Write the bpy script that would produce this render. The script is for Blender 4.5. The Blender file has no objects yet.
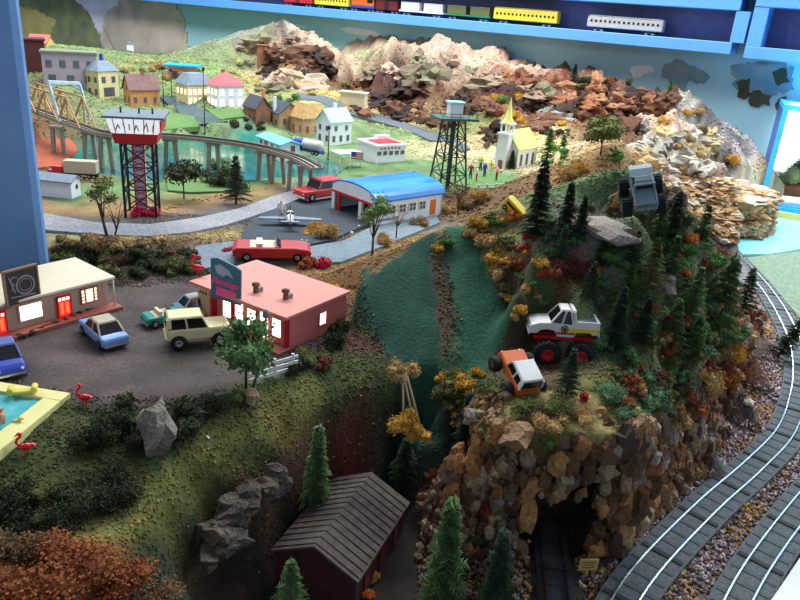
import bpy, bmesh, math, random
import numpy as np
from mathutils import Vector, Matrix, noise as mn
from mathutils.geometry import delaunay_2d_cdt
random.seed(7); rng = np.random.default_rng(7)
U = 0.01                      # all coordinates below are centimetres on the layout; meshes are written in metres
S = bpy.context.scene; COL = S.collection; PI = math.pi; R = math.radians

# ---------------------------------------------------------------- camera
FPX = 720.0; PITCH = R(22); ROLL = R(4.5); CAM = Vector((0, 0, 38))
fw = Vector((0, math.cos(PITCH), -math.sin(PITCH))); r0 = Vector((1, 0, 0)); u0 = Vector((0, math.sin(PITCH), math.cos(PITCH)))
RT = math.cos(ROLL)*r0 + math.sin(ROLL)*u0; UP = -math.sin(ROLL)*r0 + math.cos(ROLL)*u0
cd = bpy.data.cameras.new('camera'); cam = bpy.data.objects.new('camera', cd); COL.objects.link(cam)
cd.sensor_width = 36; cd.lens = 36*FPX/800; cd.clip_start = 0.02; cd.clip_end = 60
m = Matrix.Identity(4)
for i in range(3):
    m[i][0] = RT[i]; m[i][1] = UP[i]; m[i][2] = -fw[i]; m[i][3] = CAM[i]*U
cam.matrix_world = m; S.camera = cam
# ---------------------------------------------------------------- world, lights, exposure
w = bpy.data.worlds.new('room_light'); S.world = w; w.use_nodes = True
w.node_tree.nodes['Background'].inputs[0].default_value = (0.62, 0.78, 1.0, 1); w.node_tree.nodes['Background'].inputs[1].default_value = 0.26
S.view_settings.view_transform = 'Standard'; S.view_settings.look = 'None'; S.view_settings.gamma = 1; S.view_settings.exposure = 0.4
def area(name, loc, tgt, sx, sy, power, col):
    l = bpy.data.lights.new(name, 'AREA'); l.shape = 'RECTANGLE'; l.size = sx*U; l.size_y = sy*U; l.energy = power; l.color = col
    o = bpy.data.objects.new(name, l); COL.objects.link(o); o.location = Vector(loc)*U
    o.rotation_euler = (Vector(tgt)-Vector(loc)).to_track_quat('-Z', 'Y').to_euler(); return o
area('ceiling_tube_light', (-35, 225, 185), (-25, 268, 0), 340, 70, 104, (0.93, 0.97, 1.0))
area('ceiling_lamp', (-150, 105, 95), (-10, 80, 0), 28, 28, 5.5, (1.0, 0.93, 0.82))
area('window_daylight', (230, 150, 90), (50, 100, 5), 90, 70, 24, (0.72, 0.87, 1.0))

# ---------------------------------------------------------------- helpers
def lin(c):
    if isinstance(c, (tuple, list)): return tuple(lin(x) for x in c)
    c = c/255.0; return c/12.92 if c <= 0.04045 else ((c+0.055)/1.055)**2.4
MATS = {}
def mat(name, rgb, rough=0.7, metal=0.0, var=0.12, scale=60.0, bump=0.0, emit=0.0, coat=0.0, alpha=None, attr=False, rgb2=None):
    """procedural material: colour broken up by noise in object space, optional bump"""
    if name in MATS: return MATS[name]
    M = bpy.data.materials.new(name); M.use_nodes = True; nt = M.node_tree; b = nt.nodes['Principled BSDF']
    b.inputs['Roughness'].default_value = rough; b.inputs['Metallic'].default_value = metal
    b.inputs['Coat Weight'].default_value = coat
    c = lin(tuple(rgb)); tc = nt.nodes.new('ShaderNodeTexCoord')
    n = nt.nodes.new('ShaderNodeTexNoise'); n.inputs['Scale'].default_value = scale; n.inputs['Detail'].default_value = 5
    nt.links.new(tc.outputs['Object'], n.inputs['Vector'])
    rmp = nt.nodes.new('ShaderNodeMapRange'); rmp.inputs['From Min'].default_value = 0.3; rmp.inputs['From Max'].default_value = 0.7
    nt.links.new(n.outputs['Fac'], rmp.inputs['Value'])
    mx = nt.nodes.new('ShaderNodeMix'); mx.data_type = 'RGBA'; nt.links.new(rmp.outputs['Result'], mx.inputs['Factor'])
    if rgb2 is not None: A = (*c, 1); B = (*lin(tuple(rgb2)), 1)
    else: A = (*[x*(1-var) for x in c], 1); B = (*[min(1, x*(1+var)) for x in c], 1)
    mx.inputs['A'].default_value = A; mx.inputs['B'].default_value = B; out = mx.outputs['Result']
    if attr:
        at = nt.nodes.new('ShaderNodeAttribute'); at.attribute_name = 'col'
        mx.inputs['A'].default_value = (1-var, 1-var, 1-var, 1); mx.inputs['B'].default_value = (1+var, 1+var, 1+var, 1)
        mu = nt.nodes.new('ShaderNodeMix'); mu.data_type = 'RGBA'; mu.blend_type = 'MULTIPLY'; mu.inputs['Factor'].default_value = 1
        nt.links.new(at.outputs['Color'], mu.inputs['A']); nt.links.new(out, mu.inputs['B']); out = mu.outputs['Result']
    nt.links.new(out, b.inputs['Base Color'])
    if bump:
        bp = nt.nodes.new('ShaderNodeBump'); bp.inputs['Strength'].default_value = bump; bp.inputs['Distance'].default_value = 0.003
        nt.links.new(n.outputs['Fac'], bp.inputs['Height']); nt.links.new(bp.outputs['Normal'], b.inputs['Normal'])
    if emit:
        b.inputs['Emission Color'].default_value = (*c, 1); b.inputs['Emission Strength'].default_value = emit
    if alpha is not None:
        b.inputs['Transmission Weight'].default_value = alpha; b.inputs['IOR'].default_value = 1.3
    MATS[name] = M; return M

ICO = None
def ico_data(sub=1):
    bm = bmesh.new(); bmesh.ops.create_icosphere(bm, subdivisions=sub, radius=1)
    v = np.array([x.co[:] for x in bm.verts]); f = [[q.index for q in x.verts] for x in bm.faces]; bm.free(); return v, f
ICOS = {k: ico_data(k) for k in (1, 2, 3)}

class MB:
    def __init__(s): s.v = []; s.f = []; s.m = []; s.mats = []; s.c = None; s.sm = []
    def mi(s, mt):
        if mt is None: return 0
        if mt not in s.mats: s.mats.append(mt)
        return s.mats.index(mt)
    def poly(s, vs, fs, mt=None, smooth=False):
        b = len(s.v); s.v.extend([tuple(v) for v in vs]); k = s.mi(mt)
        for f in fs: s.f.append([b+i for i in f]); s.m.append(k); s.sm.append(smooth)
        return s
    def box(s, x0, x1, y0, y1, z0, z1, mt=None):
        return s.poly([(x0,y0,z0),(x1,y0,z0),(x1,y1,z0),(x0,y1,z0),(x0,y0,z1),(x1,y0,z1),(x1,y1,z1),(x0,y1,z1)],
                      [(0,3,2,1),(4,5,6,7),(0,1,5,4),(1,2,6,5),(2,3,7,6),(3,0,4,7)], mt)
    def tube(s, p, q, ra, rb=None, n=8, mt=None, smooth=True):
        rb = ra if rb is None else rb; p = Vector(p); q = Vector(q); d = (q-p)
        if d.length < 1e-6: return s
        d.normalize(); a = d.orthogonal().normalized(); b = d.cross(a); vs = []
        for c, r in ((p, ra), (q, rb)):
            for i in range(n):
                t = 2*PI*i/n; vs.append(c+(a*math.cos(t)+b*math.sin(t))*r)
        fs = [(i, (i+1) % n, n+(i+1) % n, n+i) for i in range(n)]
        s.poly(vs, fs, mt, smooth); k = len(s.v)-2*n
        s.f.append([k+i for i in range(n)][::-1]); s.m.append(s.mi(mt)); s.sm.append(False)
        s.f.append([k+n+i for i in range(n)]); s.m.append(s.mi(mt)); s.sm.append(False)
        return s
    def bar(s, p, q, w, h, mt=None):
        p = Vector(p); q = Vector(q); d = (q-p).normalized(); up = Vector((0,0,1))
        if abs(d.dot(up)) > 0.95: up = Vector((0,1,0))
        a = d.cross(up).normalized()*w/2; b = a.cross(d).normalized()*h/2; vs = []
        for c in (p, q):
            vs += [c-a-b, c+a-b, c+a+b, c-a+b]
        return s.poly(vs, [(0,3,2,1),(4,5,6,7),(0,1,5,4),(1,2,6,5),(2,3,7,6),(3,0,4,7)], mt)
    def lathe(s, prof, n=16, c=(0,0,0), axis='z', mt=None):
        vs = []
        for r, z in prof:
            for i in range(n):
                t = 2*PI*i/n; x, y = r*math.cos(t), r*math.sin(t)
                vs.append((c[0]+x, c[1]+y, c[2]+z) if axis == 'z' else ((c[0]+x, c[1]+z, c[2]+y) if axis == 'y' else (c[0]+z, c[1]+x, c[2]+y)))
        fs = [(j*n+i, j*n+(i+1) % n, (j+1)*n+(i+1) % n, (j+1)*n+i) for j in range(len(prof)-1) for i in range(n)]
        return s.poly(vs, fs, mt, True)
    def prism(s, pts, y0, y1, mt=None, axis='y', smooth=False):
        """2-D outline extruded; axis y: pts are (x,z)"""
        n = len(pts); vs = []
        for y in (y0, y1):
            for a, b in pts: vs.append((a, y, b) if axis == 'y' else ((y, a, b) if axis == 'x' else (a, b, y)))
        return s.poly(vs, [tuple(range(n))[::-1], tuple(range(n, 2*n))]+[(i, (i+1) % n, n+(i+1) % n, n+i) for i in range(n)], mt, smooth)
    def lump(s, c, r, sq=(1,1,1), seed=None, sub=1, amp=0.25, mt=None, smooth=False, rot=None):
        v, f = ICOS[sub]; v = v.copy()
        g = np.random.default_rng(seed if seed is not None else random.randrange(10**6))
        v = v*(1+amp*(g.random((len(v), 1))-0.5)*2) if sub == 1 else v*(1+amp*np.array([mn.noise(Vector(x*1.7)+Vector((seed or 0, 1, 2)))+.5*mn.noise(Vector(x*4.5)+Vector((seed or 0, 7, 2)))+(.3*mn.noise(Vector(x*10)) if sub > 2 else 0) for x in v])[:, None])
        v = v*np.array(sq)*r
        a = rot if rot is not None else g.random()*6.28; ca, sa = math.cos(a), math.sin(a)
        x, y = v[:, 0]*ca-v[:, 1]*sa, v[:, 0]*sa+v[:, 1]*ca; v = np.stack([x, y, v[:, 2]], 1)+np.array(c)
        return s.poly(v.tolist(), f, mt, smooth)
    def xf(s, M4):
        s.v = [tuple(M4 @ Vector(v)) for v in s.v]; return s
    def add(s, o):
        b = len(s.v); s.v += o.v
        for f, k, sm in zip(o.f, o.m, o.sm): s.f.append([b+i for i in f]); s.m.append(s.mi(o.mats[k]) if o.mats else 0); s.sm.append(sm)
        return s
    def build(s, name, mt=None, parent=None, bev=0.0, seg=2, cols=None, fix=True):
        me = bpy.data.meshes.new(name)
        me.from_pydata([(v[0]*U, v[1]*U, v[2]*U) for v in s.v], [], s.f)
        for k in (s.mats if s.mats else [mt]):
            if k is None: k = mt
            me.materials.append(MATS[k] if isinstance(k, str) else k)
        if s.mats: me.polygons.foreach_set('material_index', s.m)
        me.polygons.foreach_set('use_smooth', s.sm)
        if cols is not None:
            a = me.color_attributes.new('col', 'FLOAT_COLOR', 'POINT'); c = np.ones((len(s.v), 4)); c[:, :3] = cols; a.data.foreach_set('color', c.ravel())
        if fix and len(s.f) < 20000:
            bm = bmesh.new(); bm.from_mesh(me); bmesh.ops.recalc_face_normals(bm, faces=bm.faces); bm.to_mesh(me); bm.free()
        me.update(); o = bpy.data.objects.new(name, me); COL.objects.link(o)
        if parent is not None: o.parent = parent
        if bev:
            b = o.modifiers.new('bevel', 'BEVEL'); b.width = bev*U; b.segments = seg; b.limit_method = 'ANGLE'; b.angle_limit = R(35)
        return o
def tag(o, label=None, cat=None, group=None, kind=None):
    if label: o['label'] = label
    if cat: o['category'] = cat
    if group: o['group'] = group
    if kind: o['kind'] = kind
    return o
def thing(name, loc, label, cat, rz=0, group=None, rot=None, sc=None):
    o = bpy.data.objects.new(name, None); COL.objects.link(o); o.empty_display_size = 0.01
    o.location = Vector(loc)*U; o.rotation_euler = rot if rot is not None else (0, 0, rz)
    if sc: o.scale = (sc, sc, sc) if not isinstance(sc, tuple) else sc
    return tag(o, label, cat, group)
def place(o, loc=None, rz=None, rot=None, sc=None):
    if loc is not None: o.location = Vector(loc)*U
    if rot is not None: o.rotation_euler = rot
    elif rz is not None: o.rotation_euler = (0, 0, rz)
    if sc: o.scale = (sc, sc, sc) if not isinstance(sc, tuple) else sc
    return o
def dup(root, loc=None, rz=None, label=None, rot=None, sc=None, group=None, cat=None):
    r = root.copy(); COL.objects.link(r)
    for ch in list(root.children):
        c = ch.copy(); COL.objects.link(c); c.parent = r
        for g in list(ch.children):
            d = g.copy(); COL.objects.link(d); d.parent = c
    if label: r['label'] = label
    if group: r['group'] = group
    if cat: r['category'] = cat
    return place(r, loc, rz, rot, sc)
# points of the place found from where they are seen, at a chosen height or distance
def ray(px, py): return FPX*fw + (px-400)*RT - (py-300)*UP
def atz(px, py, z): d = ray(px, py); return CAM + d*((z-CAM.z)/d.z)
def aty(px, py, y): d = ray(px, py); return CAM + d*(y/d.y)

# ---------------------------------------------------------------- the ground: scattered height points, interpolated
K = dict(lot=(92,78,76), grass=(70,78,38), moss=(50,56,28), olive=(112,108,52), gm=(34,74,58), gm2=(46,92,66), tan=(142,112,70), rust=(140,80,36),
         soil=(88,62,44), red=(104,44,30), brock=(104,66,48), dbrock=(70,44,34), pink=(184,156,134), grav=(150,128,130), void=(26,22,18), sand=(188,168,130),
         lawn=(92,118,72), sea=(14,104,92), hg=(108,122,78), straw=(160,140,88), grock=(128,122,118), dgrock=(92,84,80), town=(112,128,88), ball=(84,84,84), dgr=(72,84,48), mud=(54,46,36), teal=(30,70,66), white=(215,205,195))
AMP = dict(lot=.02, grass=.35, moss=.6, olive=.3, gm=.06, gm2=.07, tan=.3, rust=.6, soil=.6, red=.7, brock=2.6, dbrock=3.0, pink=2.6, grav=.25, void=.5, sand=.7,
           lawn=.1, sea=.05, hg=.35, straw=.5, grock=.9, dgrock=1.2, town=.3, ball=.1, dgr=.6, mud=.7, teal=.3, white=.8)
PTS = []
def Pz(z, k, *pp):
    for a, b in pp: q = atz(a, b, z); PTS.append((q.x, q.y, q.z, k))
def Py(y, k, *pp):
    for a, b in pp: q = aty(a, b, y); PTS.append((q.x, q.y, q.z, k))
def W(z, k, *pp):
    for a, b in pp: PTS.append((a, b, z, k))
# -- motel ground
W(0, 'lot', (-92,60),(-92,92),(-75,62),(-55,62),(-60,90),(-40,90),(-30,62.5),(-36,64),(-22,63),(-17,67),(-14,70),(-25,90),(-20,84),(-14,75),(-9,84),(-30,75),(-50,75),(-14,90))
W(-.2, 'grass', (-92,50),(-45,60),(-38,50),(-31,60.5),(-50,40))
W(-3.0, 'moss', (-40,42),(-50,30),(-92,40),(-92,25))
Pz(-.8, 'grass', (110,425),(130,435),(60,450)); Pz(-.5, 'moss', (95,410),(200,412),(160,410)); Pz(-.4, 'grass', (240,398),(255,385)); Pz(-1.5, 'grass', (60,480),(20,490)); Pz(-1.6, 'moss', (170,450),(110,470))
Pz(-3.6, 'moss', (60,520),(0,530),(110,495)); Pz(-2.0, 'olive', (210,445),(270,420)); Pz(-3.2, 'olive', (150,500),(185,470),(120,525)); Pz(-1.4, 'olive', (320,392),(300,405))
Pz(-.3, 'grass', (310,372),(345,365),(270,385)); Pz(0, 'soil', (355,335),(380,345),(330,340)); Pz(-2.6, 'rust', (60,560),(20,580),(100,560)); Pz(-4, 'rust', (10,640),(100,640),(60,600))
# -- lip of the gorge and its bank
Pz(-.8, 'grass', (385,365)); Pz(-1.4, 'moss', (372,385)); Pz(-2.6, 'grass', (332,403)); Pz(-3.0, 'moss', (275,437)); Pz(-3.6, 'moss', (225,470)); Pz(-4.4, 'moss', (185,508)); Pz(-5.2, 'moss', (150,545)); Pz(-6, 'moss', (125,600))
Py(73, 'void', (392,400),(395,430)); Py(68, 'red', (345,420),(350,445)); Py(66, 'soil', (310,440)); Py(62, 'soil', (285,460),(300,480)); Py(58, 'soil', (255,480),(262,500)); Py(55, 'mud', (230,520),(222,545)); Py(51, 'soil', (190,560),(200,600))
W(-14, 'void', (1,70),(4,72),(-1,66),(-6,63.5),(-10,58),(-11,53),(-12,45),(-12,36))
W(-14, 'mud', (2,66),(5,60),(0,50),(8,48),(12,55),(12,62),(15,50),(8,40),(0,36),(18,40),(24,44),(20,50),(22,56),(20,60),(14,66),(9,66))
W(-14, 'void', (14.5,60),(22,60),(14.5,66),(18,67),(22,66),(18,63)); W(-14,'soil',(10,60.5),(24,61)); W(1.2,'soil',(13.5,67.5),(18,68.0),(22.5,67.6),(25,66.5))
# -- right foreground floor with the tracks
for a in ((24,50),(26,56),(36,68),(53,87),(67,111),(73,124),(81,152),(84,173),(90,217),(86,190),(31,61),(44,76),(60,98)): W(-14, 'ball', a)
for a in ((38,56),(46,67),(54,78),(62,92),(74,108),(80,120)): W(-14, 'grav', a)
for a in ((23,58.5),(27,63.5),(32,69),(37,76),(43,83),(48,90),(54,98),(60,110),(66,124),(74,150),(78,173)): W(-14, 'grav', a)
for a in ((34,45),(50,45),(60,70),(80,100),(100,120),(120,120),(190,90),(190,30),(60,30),(120,60)): W(-14, 'ball', a)
W(-14, 'hg', (95,140),(120,140),(100,175),(92,160),(130,170),(190,150))
# -- cliff foot and cliff top on the right hill (the stones in front are built separately)
for a in ((27,66),(31,72),(36,79),(42,86),(47,93),(52,102),(57,113),(62,127),(68,150)): W(-13.5, 'soil', a)
Py(62.5, 'brock', (450,475),(485,470)); Py(60, 'soil', (450,530)); Py(64, 'brock', (470,445)); 
Py(60.8,'soil',(500,500)); 
Py(67, 'hg', (628,430)); Py(72, 'dgr', (655,425)); Py(80, 'soil', (690,412)); Py(88, 'rust', (715,385)); Py(96, 'soil', (733,365)); Py(108, 'rust', (745,335)); Py(120, 'tan', (752,310))
# -- plateau and crest of the right hill
Pz(1.2, 'soil', (545,368),(525,380)); Pz(2.8, 'hg', (600,350)); Pz(2.2, 'olive', (610,380)); Pz(1.6,'olive',(570,380)); Pz(0.5, 'hg', (650,395)); Pz(-1.5, 'hg', (680,385))
Pz(5.6, 'dgr', (600,310)); Pz(4.2,'dgr',(560,325)); Pz(4.5, 'dgr', (650,330)); Pz(1, 'dgr', (700,340)); Pz(-5, 'hg', (735,315)); Pz(9.5, 'hg', (620,275),(580,285)); Pz(7, 'dgr', (680,290)); Pz(2, 'dgr', (720,285)); Pz(12.5, 'hg', (640,240)); Pz(10, 'dgr', (690,245)); Pz(7, 'rust', (710,255))
Pz(13.5, 'grock', (605,225),(585,235)); Pz(15.5, 'hg', (610,205),(585,200)); Pz(17, 'hg', (640,208)); Pz(14, 'dgr', (540,235)); Pz(12, 'dgr', (530,260)); Pz(9.5, 'rust', (560,270)); Pz(7.5, 'soil', (520,290)); Pz(2.6, 'dgr', (528,335))
Py(96, 'tan', (480,207)); Py(97, 'hg', (520,195)); Py(98, 'hg', (555,184)); Py(99, 'hg', (590,172)); Py(98, 'hg', (625,166)); Py(96, 'soil', (660,175)); Py(95, 'dgr', (690,205)); Py(98, 'dgr', (715,235)); Py(106, 'rust', (738,275)); Py(112, 'tan', (750,298))
# -- green pyramid hill
Py(95, 'gm2', (440,226)); Py(94, 'tan', (432,230)); Py(92.5, 'tan', (405,245)); Py(89, 'tan', (375,268)); Py(86, 'tan', (352,288)); Pz(1.0, 'soil', (338,302)); Py(92,'gm',(405,252)); Py(88,'gm',(372,277))
def Pplane(A, B, C, k, off, *pp):
    n = (B-A).cross(C-A).normalized()
    for a, b in pp: d = ray(a, b); q = CAM+d*((A-CAM).dot(n)/d.dot(n)); PTS.append((q.x, q.y, q.z+off, k))
_A = aty(440,226,95); _F1 = (_A, aty(352,288,86), atz(430,430,-5)); _F2 = (_A, aty(470,216,96.5), atz(500,345,1))
Pplane(*_F1, 'gm', 0, (405,262),(380,285),(362,298),(374,320),(400,300),(422,262),(390,350),(400,330),(415,300),(430,270),(410,372),(422,345),(420,400),(434,400),(432,330),(434,365),(430,425))
Pplane(*_F1, 'soil', -.5, (438,262),(442,290),(448,320),(446,350),(448,380))
Pplane(*_F2, 'gm2', 0, (452,242),(462,232),(460,262),(475,250),(468,290),(485,285),(478,320),(498,325),(468,350),(488,355),(462,380))
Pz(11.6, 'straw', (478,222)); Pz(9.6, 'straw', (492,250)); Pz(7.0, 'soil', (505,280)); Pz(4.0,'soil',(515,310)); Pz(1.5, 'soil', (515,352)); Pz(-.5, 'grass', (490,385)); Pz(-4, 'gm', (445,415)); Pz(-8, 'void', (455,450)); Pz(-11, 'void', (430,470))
# -- far slopes of the hills, hidden from here
W(4,'tan',(6,104)); W(9,'tan',(14,106)); W(12,'hg',(24,108)); W(14,'hg',(34,110)); W(9,'dgr',(44,112)); W(-2,'dgr',(56,122)); W(0,'tan',(8,118),(18,122),(28,126)); W(-3,'soil',(42,130)); W(-10,'soil',(58,140))
# -- middle ground, level with the motel
Pz(0, 'tan', (330,262),(300,285),(360,262)); Pz(.4, 'tan', (405,232),(350,245)); Pz(.0, 'ball', (250,245),(300,235),(340,215),(300,205),(260,225),(400,215)); Pz(1.2, 'mud', (70,262),(110,258),(160,262),(130,278)); Pz(1.8, 'moss', (80,245),(140,250)); Pz(1.4, 'soil', (180,245)); Pz(.4,'moss',(190,268)); Pz(0,'lot',(150,288),(175,285))
Pz(.2, 'straw', (60,238),(120,236),(200,236),(240,236)); Pz(0, 'ball', (60,222),(150,225),(220,212),(300,195)); Pz(0, 'tan', (60,208),(100,210),(170,208),(200,200),(260,190)); Pz(.1, 'lawn', (150,190),(180,170),(100,190),(230,185),(60,200))
W(-.8, 'sea', *[tuple(atz(a, b, -.8).xy) for a, b in ((30,165),(100,150),(160,162),(190,155),(230,160),(280,165),(200,142),(260,142),(240,175))])
Pz(0, 'lawn', (330,175),(300,178),(360,160),(340,165)); Pz(0, 'red', (45,150),(50,170)); Pz(0,'ball',(30,190))
Pz(.5, 'town', (170,135),(210,132),(300,150),(290,137)); Pz(1.5, 'town', (120,125),(180,115),(240,122),(300,130)); Pz(.8, 'lawn', (380,140),(430,140),(400,160),(350,155)); Pz(0, 'lawn', (440,165),(500,185),(520,180),(470,190)); Pz(0,'soil',(400,200),(440,195),(480,195),(455,205))
Pz(1.2, 'sand', (540,175),(580,165),(620,150)); Pz(0,'sand',(430,150)); Py(150,'tan',(640,160),(620,140)); Py(185, 'sand', (600,140),(560,150))
Py(235, 'hg', (60,70),(100,90),(150,95),(200,85)); Py(262, 'hg', (40,45),(90,50),(140,70),(180,68),(220,68)); Py(225,'town',(240,105),(330,115),(160,108))
Py(235, 'hg', (300,100),(350,118)); Py(250,'straw',(340,95),(300,88),(260,82),(400,122)); Py(225,'hg',(420,140)); Py(285, 'hg', (200,58),(240,75)); Py(300,'hg',(100,50),(150,58),(60,45))
# -- far mountains
Py(290, 'pink', (258,70),(300,80)); Py(305, 'grock', (262,25),(285,20)); Py(300,'pink',(310,34),(345,70)); Py(298,'dbrock',(285,45),(300,52)); Py(285,'dbrock',(305,65)); Py(298,'pink',(330,52)); Py(285,'straw',(270,78)); Py(330,'sand',(350,66),(356,60))
Py(300,'hg',(370,50),(385,65)); Py(295,'pink',(390,40),(420,38)); Py(298,'pink',(450,50)); Py(282,'brock',(360,95)); Py(272,'dbrock',(400,75),(425,78)); Py(262,'dbrock',(400,110),(380,100)); Py(262,'brock',(430,95),(450,110)); Py(288,'pink',(430,60),(480,66))
Py(280,'pink',(460,75),(500,70)); Py(240,'brock',(470,130),(480,110)); Py(262,'dbrock',(470,95),(505,95)); Py(272,'pink',(530,70),(515,65)); Py(266,'red',(560,80)); Py(256,'hg',(560,95)); Py(250,'dbrock',(510,120),(530,130)); Py(240,'rust',(540,120)); Py(225,'brock',(600,125),(570,125)); Py(250,'brock',(600,92),(640,95)); Py(258,'brock',(590,78),(620,88)); Py(225,'straw',(555,122))
Py(238,'brock',(660,95),(700,110)); Py(234,'dgrock',(700,97),(725,110),(745,130)); Py(222,'dgrock',(740,150),(735,140),(715,125)); Py(205,'pink',(700,130),(680,120)); Py(198,'pink',(660,140),(690,150)); W(-3,'white',(84,205),(96,215),(106,228),(90,228),(100,238)); Py(190,'dgrock',(740,160),(752,165)); W(-8,'sand',(62,160),(70,168)); Py(185,'brock',(640,130),(620,120)); Py(240,'brock',(640,110))
W(-3,'sand',(78,205),(92,203),(104,210),(114,222));W(-12,'grock',(78,165));   W(-14,'ball',(86,166),(98,182));  W(-14,'ball',(102,190)); W(-13.8,'ball',(80,178))
W(-14,'grock',(190,200),(150,215),(128,228)); W(5,'hg',(-170,230),(-250,180),(-250,260),(-200,300)); W(7,'hg',(-170,330),(-250,380)); W(6,'hg',(-150,420),(-190,440)); W(0,'lot',(-150,120),(-200,150),(-250,60),(-150,60)); W(14,'dgrock',(100,262)); W(20,'brock',(60,288)); W(26,'pink',(20,312),(-20,338)); W(8,'hg',(-60,350)); W(0,'grass',(-250,-5),(-60,10)); W(-14,'void',(-8,10),(40,10),(250,10)); W(-14,'grock',(250,200)); W(-10,'grock',(250,290),(150,250)); W(10,'grock',(150,320),(0,420))

PA = np.array([(p[0], p[1], p[2]) for p in PTS]); PC = np.array([lin(K[p[3]]) for p in PTS]); PAM = np.array([AMP[p[3]] for p in PTS])
_r = delaunay_2d_cdt([Vector((p[0], p[1])) for p in PTS], [], [], 0, 0.01, True)
TV = np.array([v[:] for v in _r[0]]); TI = [o[0] if o else 0 for o in _r[3]]; TF = [list(f) for f in _r[2]]
XS = np.concatenate([np.arange(-230, -62, 2.2), np.arange(-62, 72, .62), np.arange(72, 200, 1.5)])
YS = np.concatenate([np.arange(26, 110, .62), np.arange(110, 200, 1.1), np.arange(200, 400, 1.4)])
XX, YY = np.meshgrid(XS, YS)
def vnoise(x, y, seed):
    g = np.random.default_rng(seed).random((256, 256)); xi = np.floor(x).astype(int); yi = np.floor(y).astype(int); fx = x-xi; fy = y-yi
    fx = fx*fx*(3-2*fx); fy = fy*fy*(3-2*fy); a = g[xi & 255, yi & 255]; b = g[(xi+1) & 255, yi & 255]; c = g[xi & 255, (yi+1) & 255]; d = g[(xi+1) & 255, (yi+1) & 255]
    return (a*(1-fx)+b*fx)*(1-fy)+(c*(1-fx)+d*fx)*fy-.5
def fbm(x, y, s, seed, o=4): return sum(vnoise(x/s*2**k+k*17, y/s*2**k+k*9, seed+k)/1.8**k for k in range(o))
def interp(X, Y, vals):
    out = np.zeros(X.shape+(vals.shape[1],)); done = np.zeros(X.shape, bool)
    for f in TF:
        a, b, c = TV[f[0]], TV[f[1]], TV[f[2]]; d = (b[0]-a[0])*(c[1]-a[1])-(c[0]-a[0])*(b[1]-a[1])
        if abs(d) < 1e-9: continue
        lo = np.minimum(np.minimum(a, b), c)-4; hi = np.maximum(np.maximum(a, b), c)+4
        i0, i1 = np.searchsorted(XS, lo[0]), np.searchsorted(XS, hi[0]); j0, j1 = np.searchsorted(YS, lo[1]), np.searchsorted(YS, hi[1])
        if i1 <= i0 or j1 <= j0: continue
        x = X[j0:j1, i0:i1]; y = Y[j0:j1, i0:i1]
        u = ((x-a[0])*(c[1]-a[1])-(c[0]-a[0])*(y-a[1]))/d; v = ((b[0]-a[0])*(y-a[1])-(x-a[0])*(b[1]-a[1]))/d
        k = (u >= -1e-6) & (v >= -1e-6) & (u+v <= 1+1e-6) & ~done[j0:j1, i0:i1]
        va, vb, vc = (vals[TI[q]] for q in f)
        val = va+(vb-va)*u[..., None]+(vc-va)*v[..., None]
        o = out[j0:j1, i0:i1]; o[k] = val[k]; done[j0:j1, i0:i1] |= k
    return out
ZA = interp(XX, YY, np.concatenate([PA[:, 2:3], PAM[:, None]], 1)); HH = ZA[..., 0]; AM = ZA[..., 1]
def blur(a, n):
    for _ in range(n):
        b = a.copy(); b[1:-1, 1:-1] = (a[1:-1, 1:-1]*2+a[:-2, 1:-1]+a[2:, 1:-1]+a[1:-1, :-2]+a[1:-1, 2:])/6; a = b
    return a
HH = blur(HH, 3)
far = np.clip((YY-150)/80, 0, 1)
HH = HH+AM*(fbm(XX, YY, 2.6, 5)*.9*(1-.5*far)+fbm(XX, YY, 14, 11)*far*2.6+np.abs(fbm(XX, YY, 5.5, 15))*far*1.8)
# colours: sampled at jittered positions so that borders are ragged
js = 1.3+far*4
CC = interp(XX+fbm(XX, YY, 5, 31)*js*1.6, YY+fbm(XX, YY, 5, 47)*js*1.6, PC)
CC = np.clip(CC, 0.004, 1)*(1+.55*fbm(XX, YY, 3.0, 77, 3)[..., None])
CC[..., 0] *= 1+.16*fbm(XX, YY, 6, 91, 2); CC[..., 1] *= 1+.2*fbm(XX, YY, 7, 97, 2)
def H(x, y):
    i = min(max(int(np.searchsorted(XS, x))-1, 0), len(XS)-2); j = min(max(int(np.searchsorted(YS, y))-1, 0), len(YS)-2)
    u = (x-XS[i])/(XS[i+1]-XS[i]); v = (y-YS[j])/(YS[j+1]-YS[j]); u = min(max(u, 0), 1); v = min(max(v, 0), 1)
    return float((HH[j, i]*(1-u)+HH[j, i+1]*u)*(1-v)+(HH[j+1, i]*(1-u)+HH[j+1, i+1]*u)*v)
def flatten(x0, x1, y0, y1, z, mar=1.5):
    k = (XX > x0-mar) & (XX < x1+mar) & (YY > y0-mar) & (YY < y1+mar); HH[k] = z
def on(px, py, t0=30):
    """where the sight line through a point of the photo meets the ground"""
    d = ray(px, py).normalized(); t = t0
    while t < 460:
        p = CAM+d*t
        if H(p.x, p.y) >= p.z:
            a, b = t-.8, t
            for _ in range(12):
                c = (a+b)/2; q = CAM+d*c
                if H(q.x, q.y) >= q.z: b = c
                else: a = c
            q = CAM+d*b; return Vector((q.x, q.y, H(q.x, q.y)))
        t += .8
    return CAM+d*300
mat('layout_ground', (255,255,255), rough=.95, var=.28, scale=260, bump=.5, attr=True)
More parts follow.
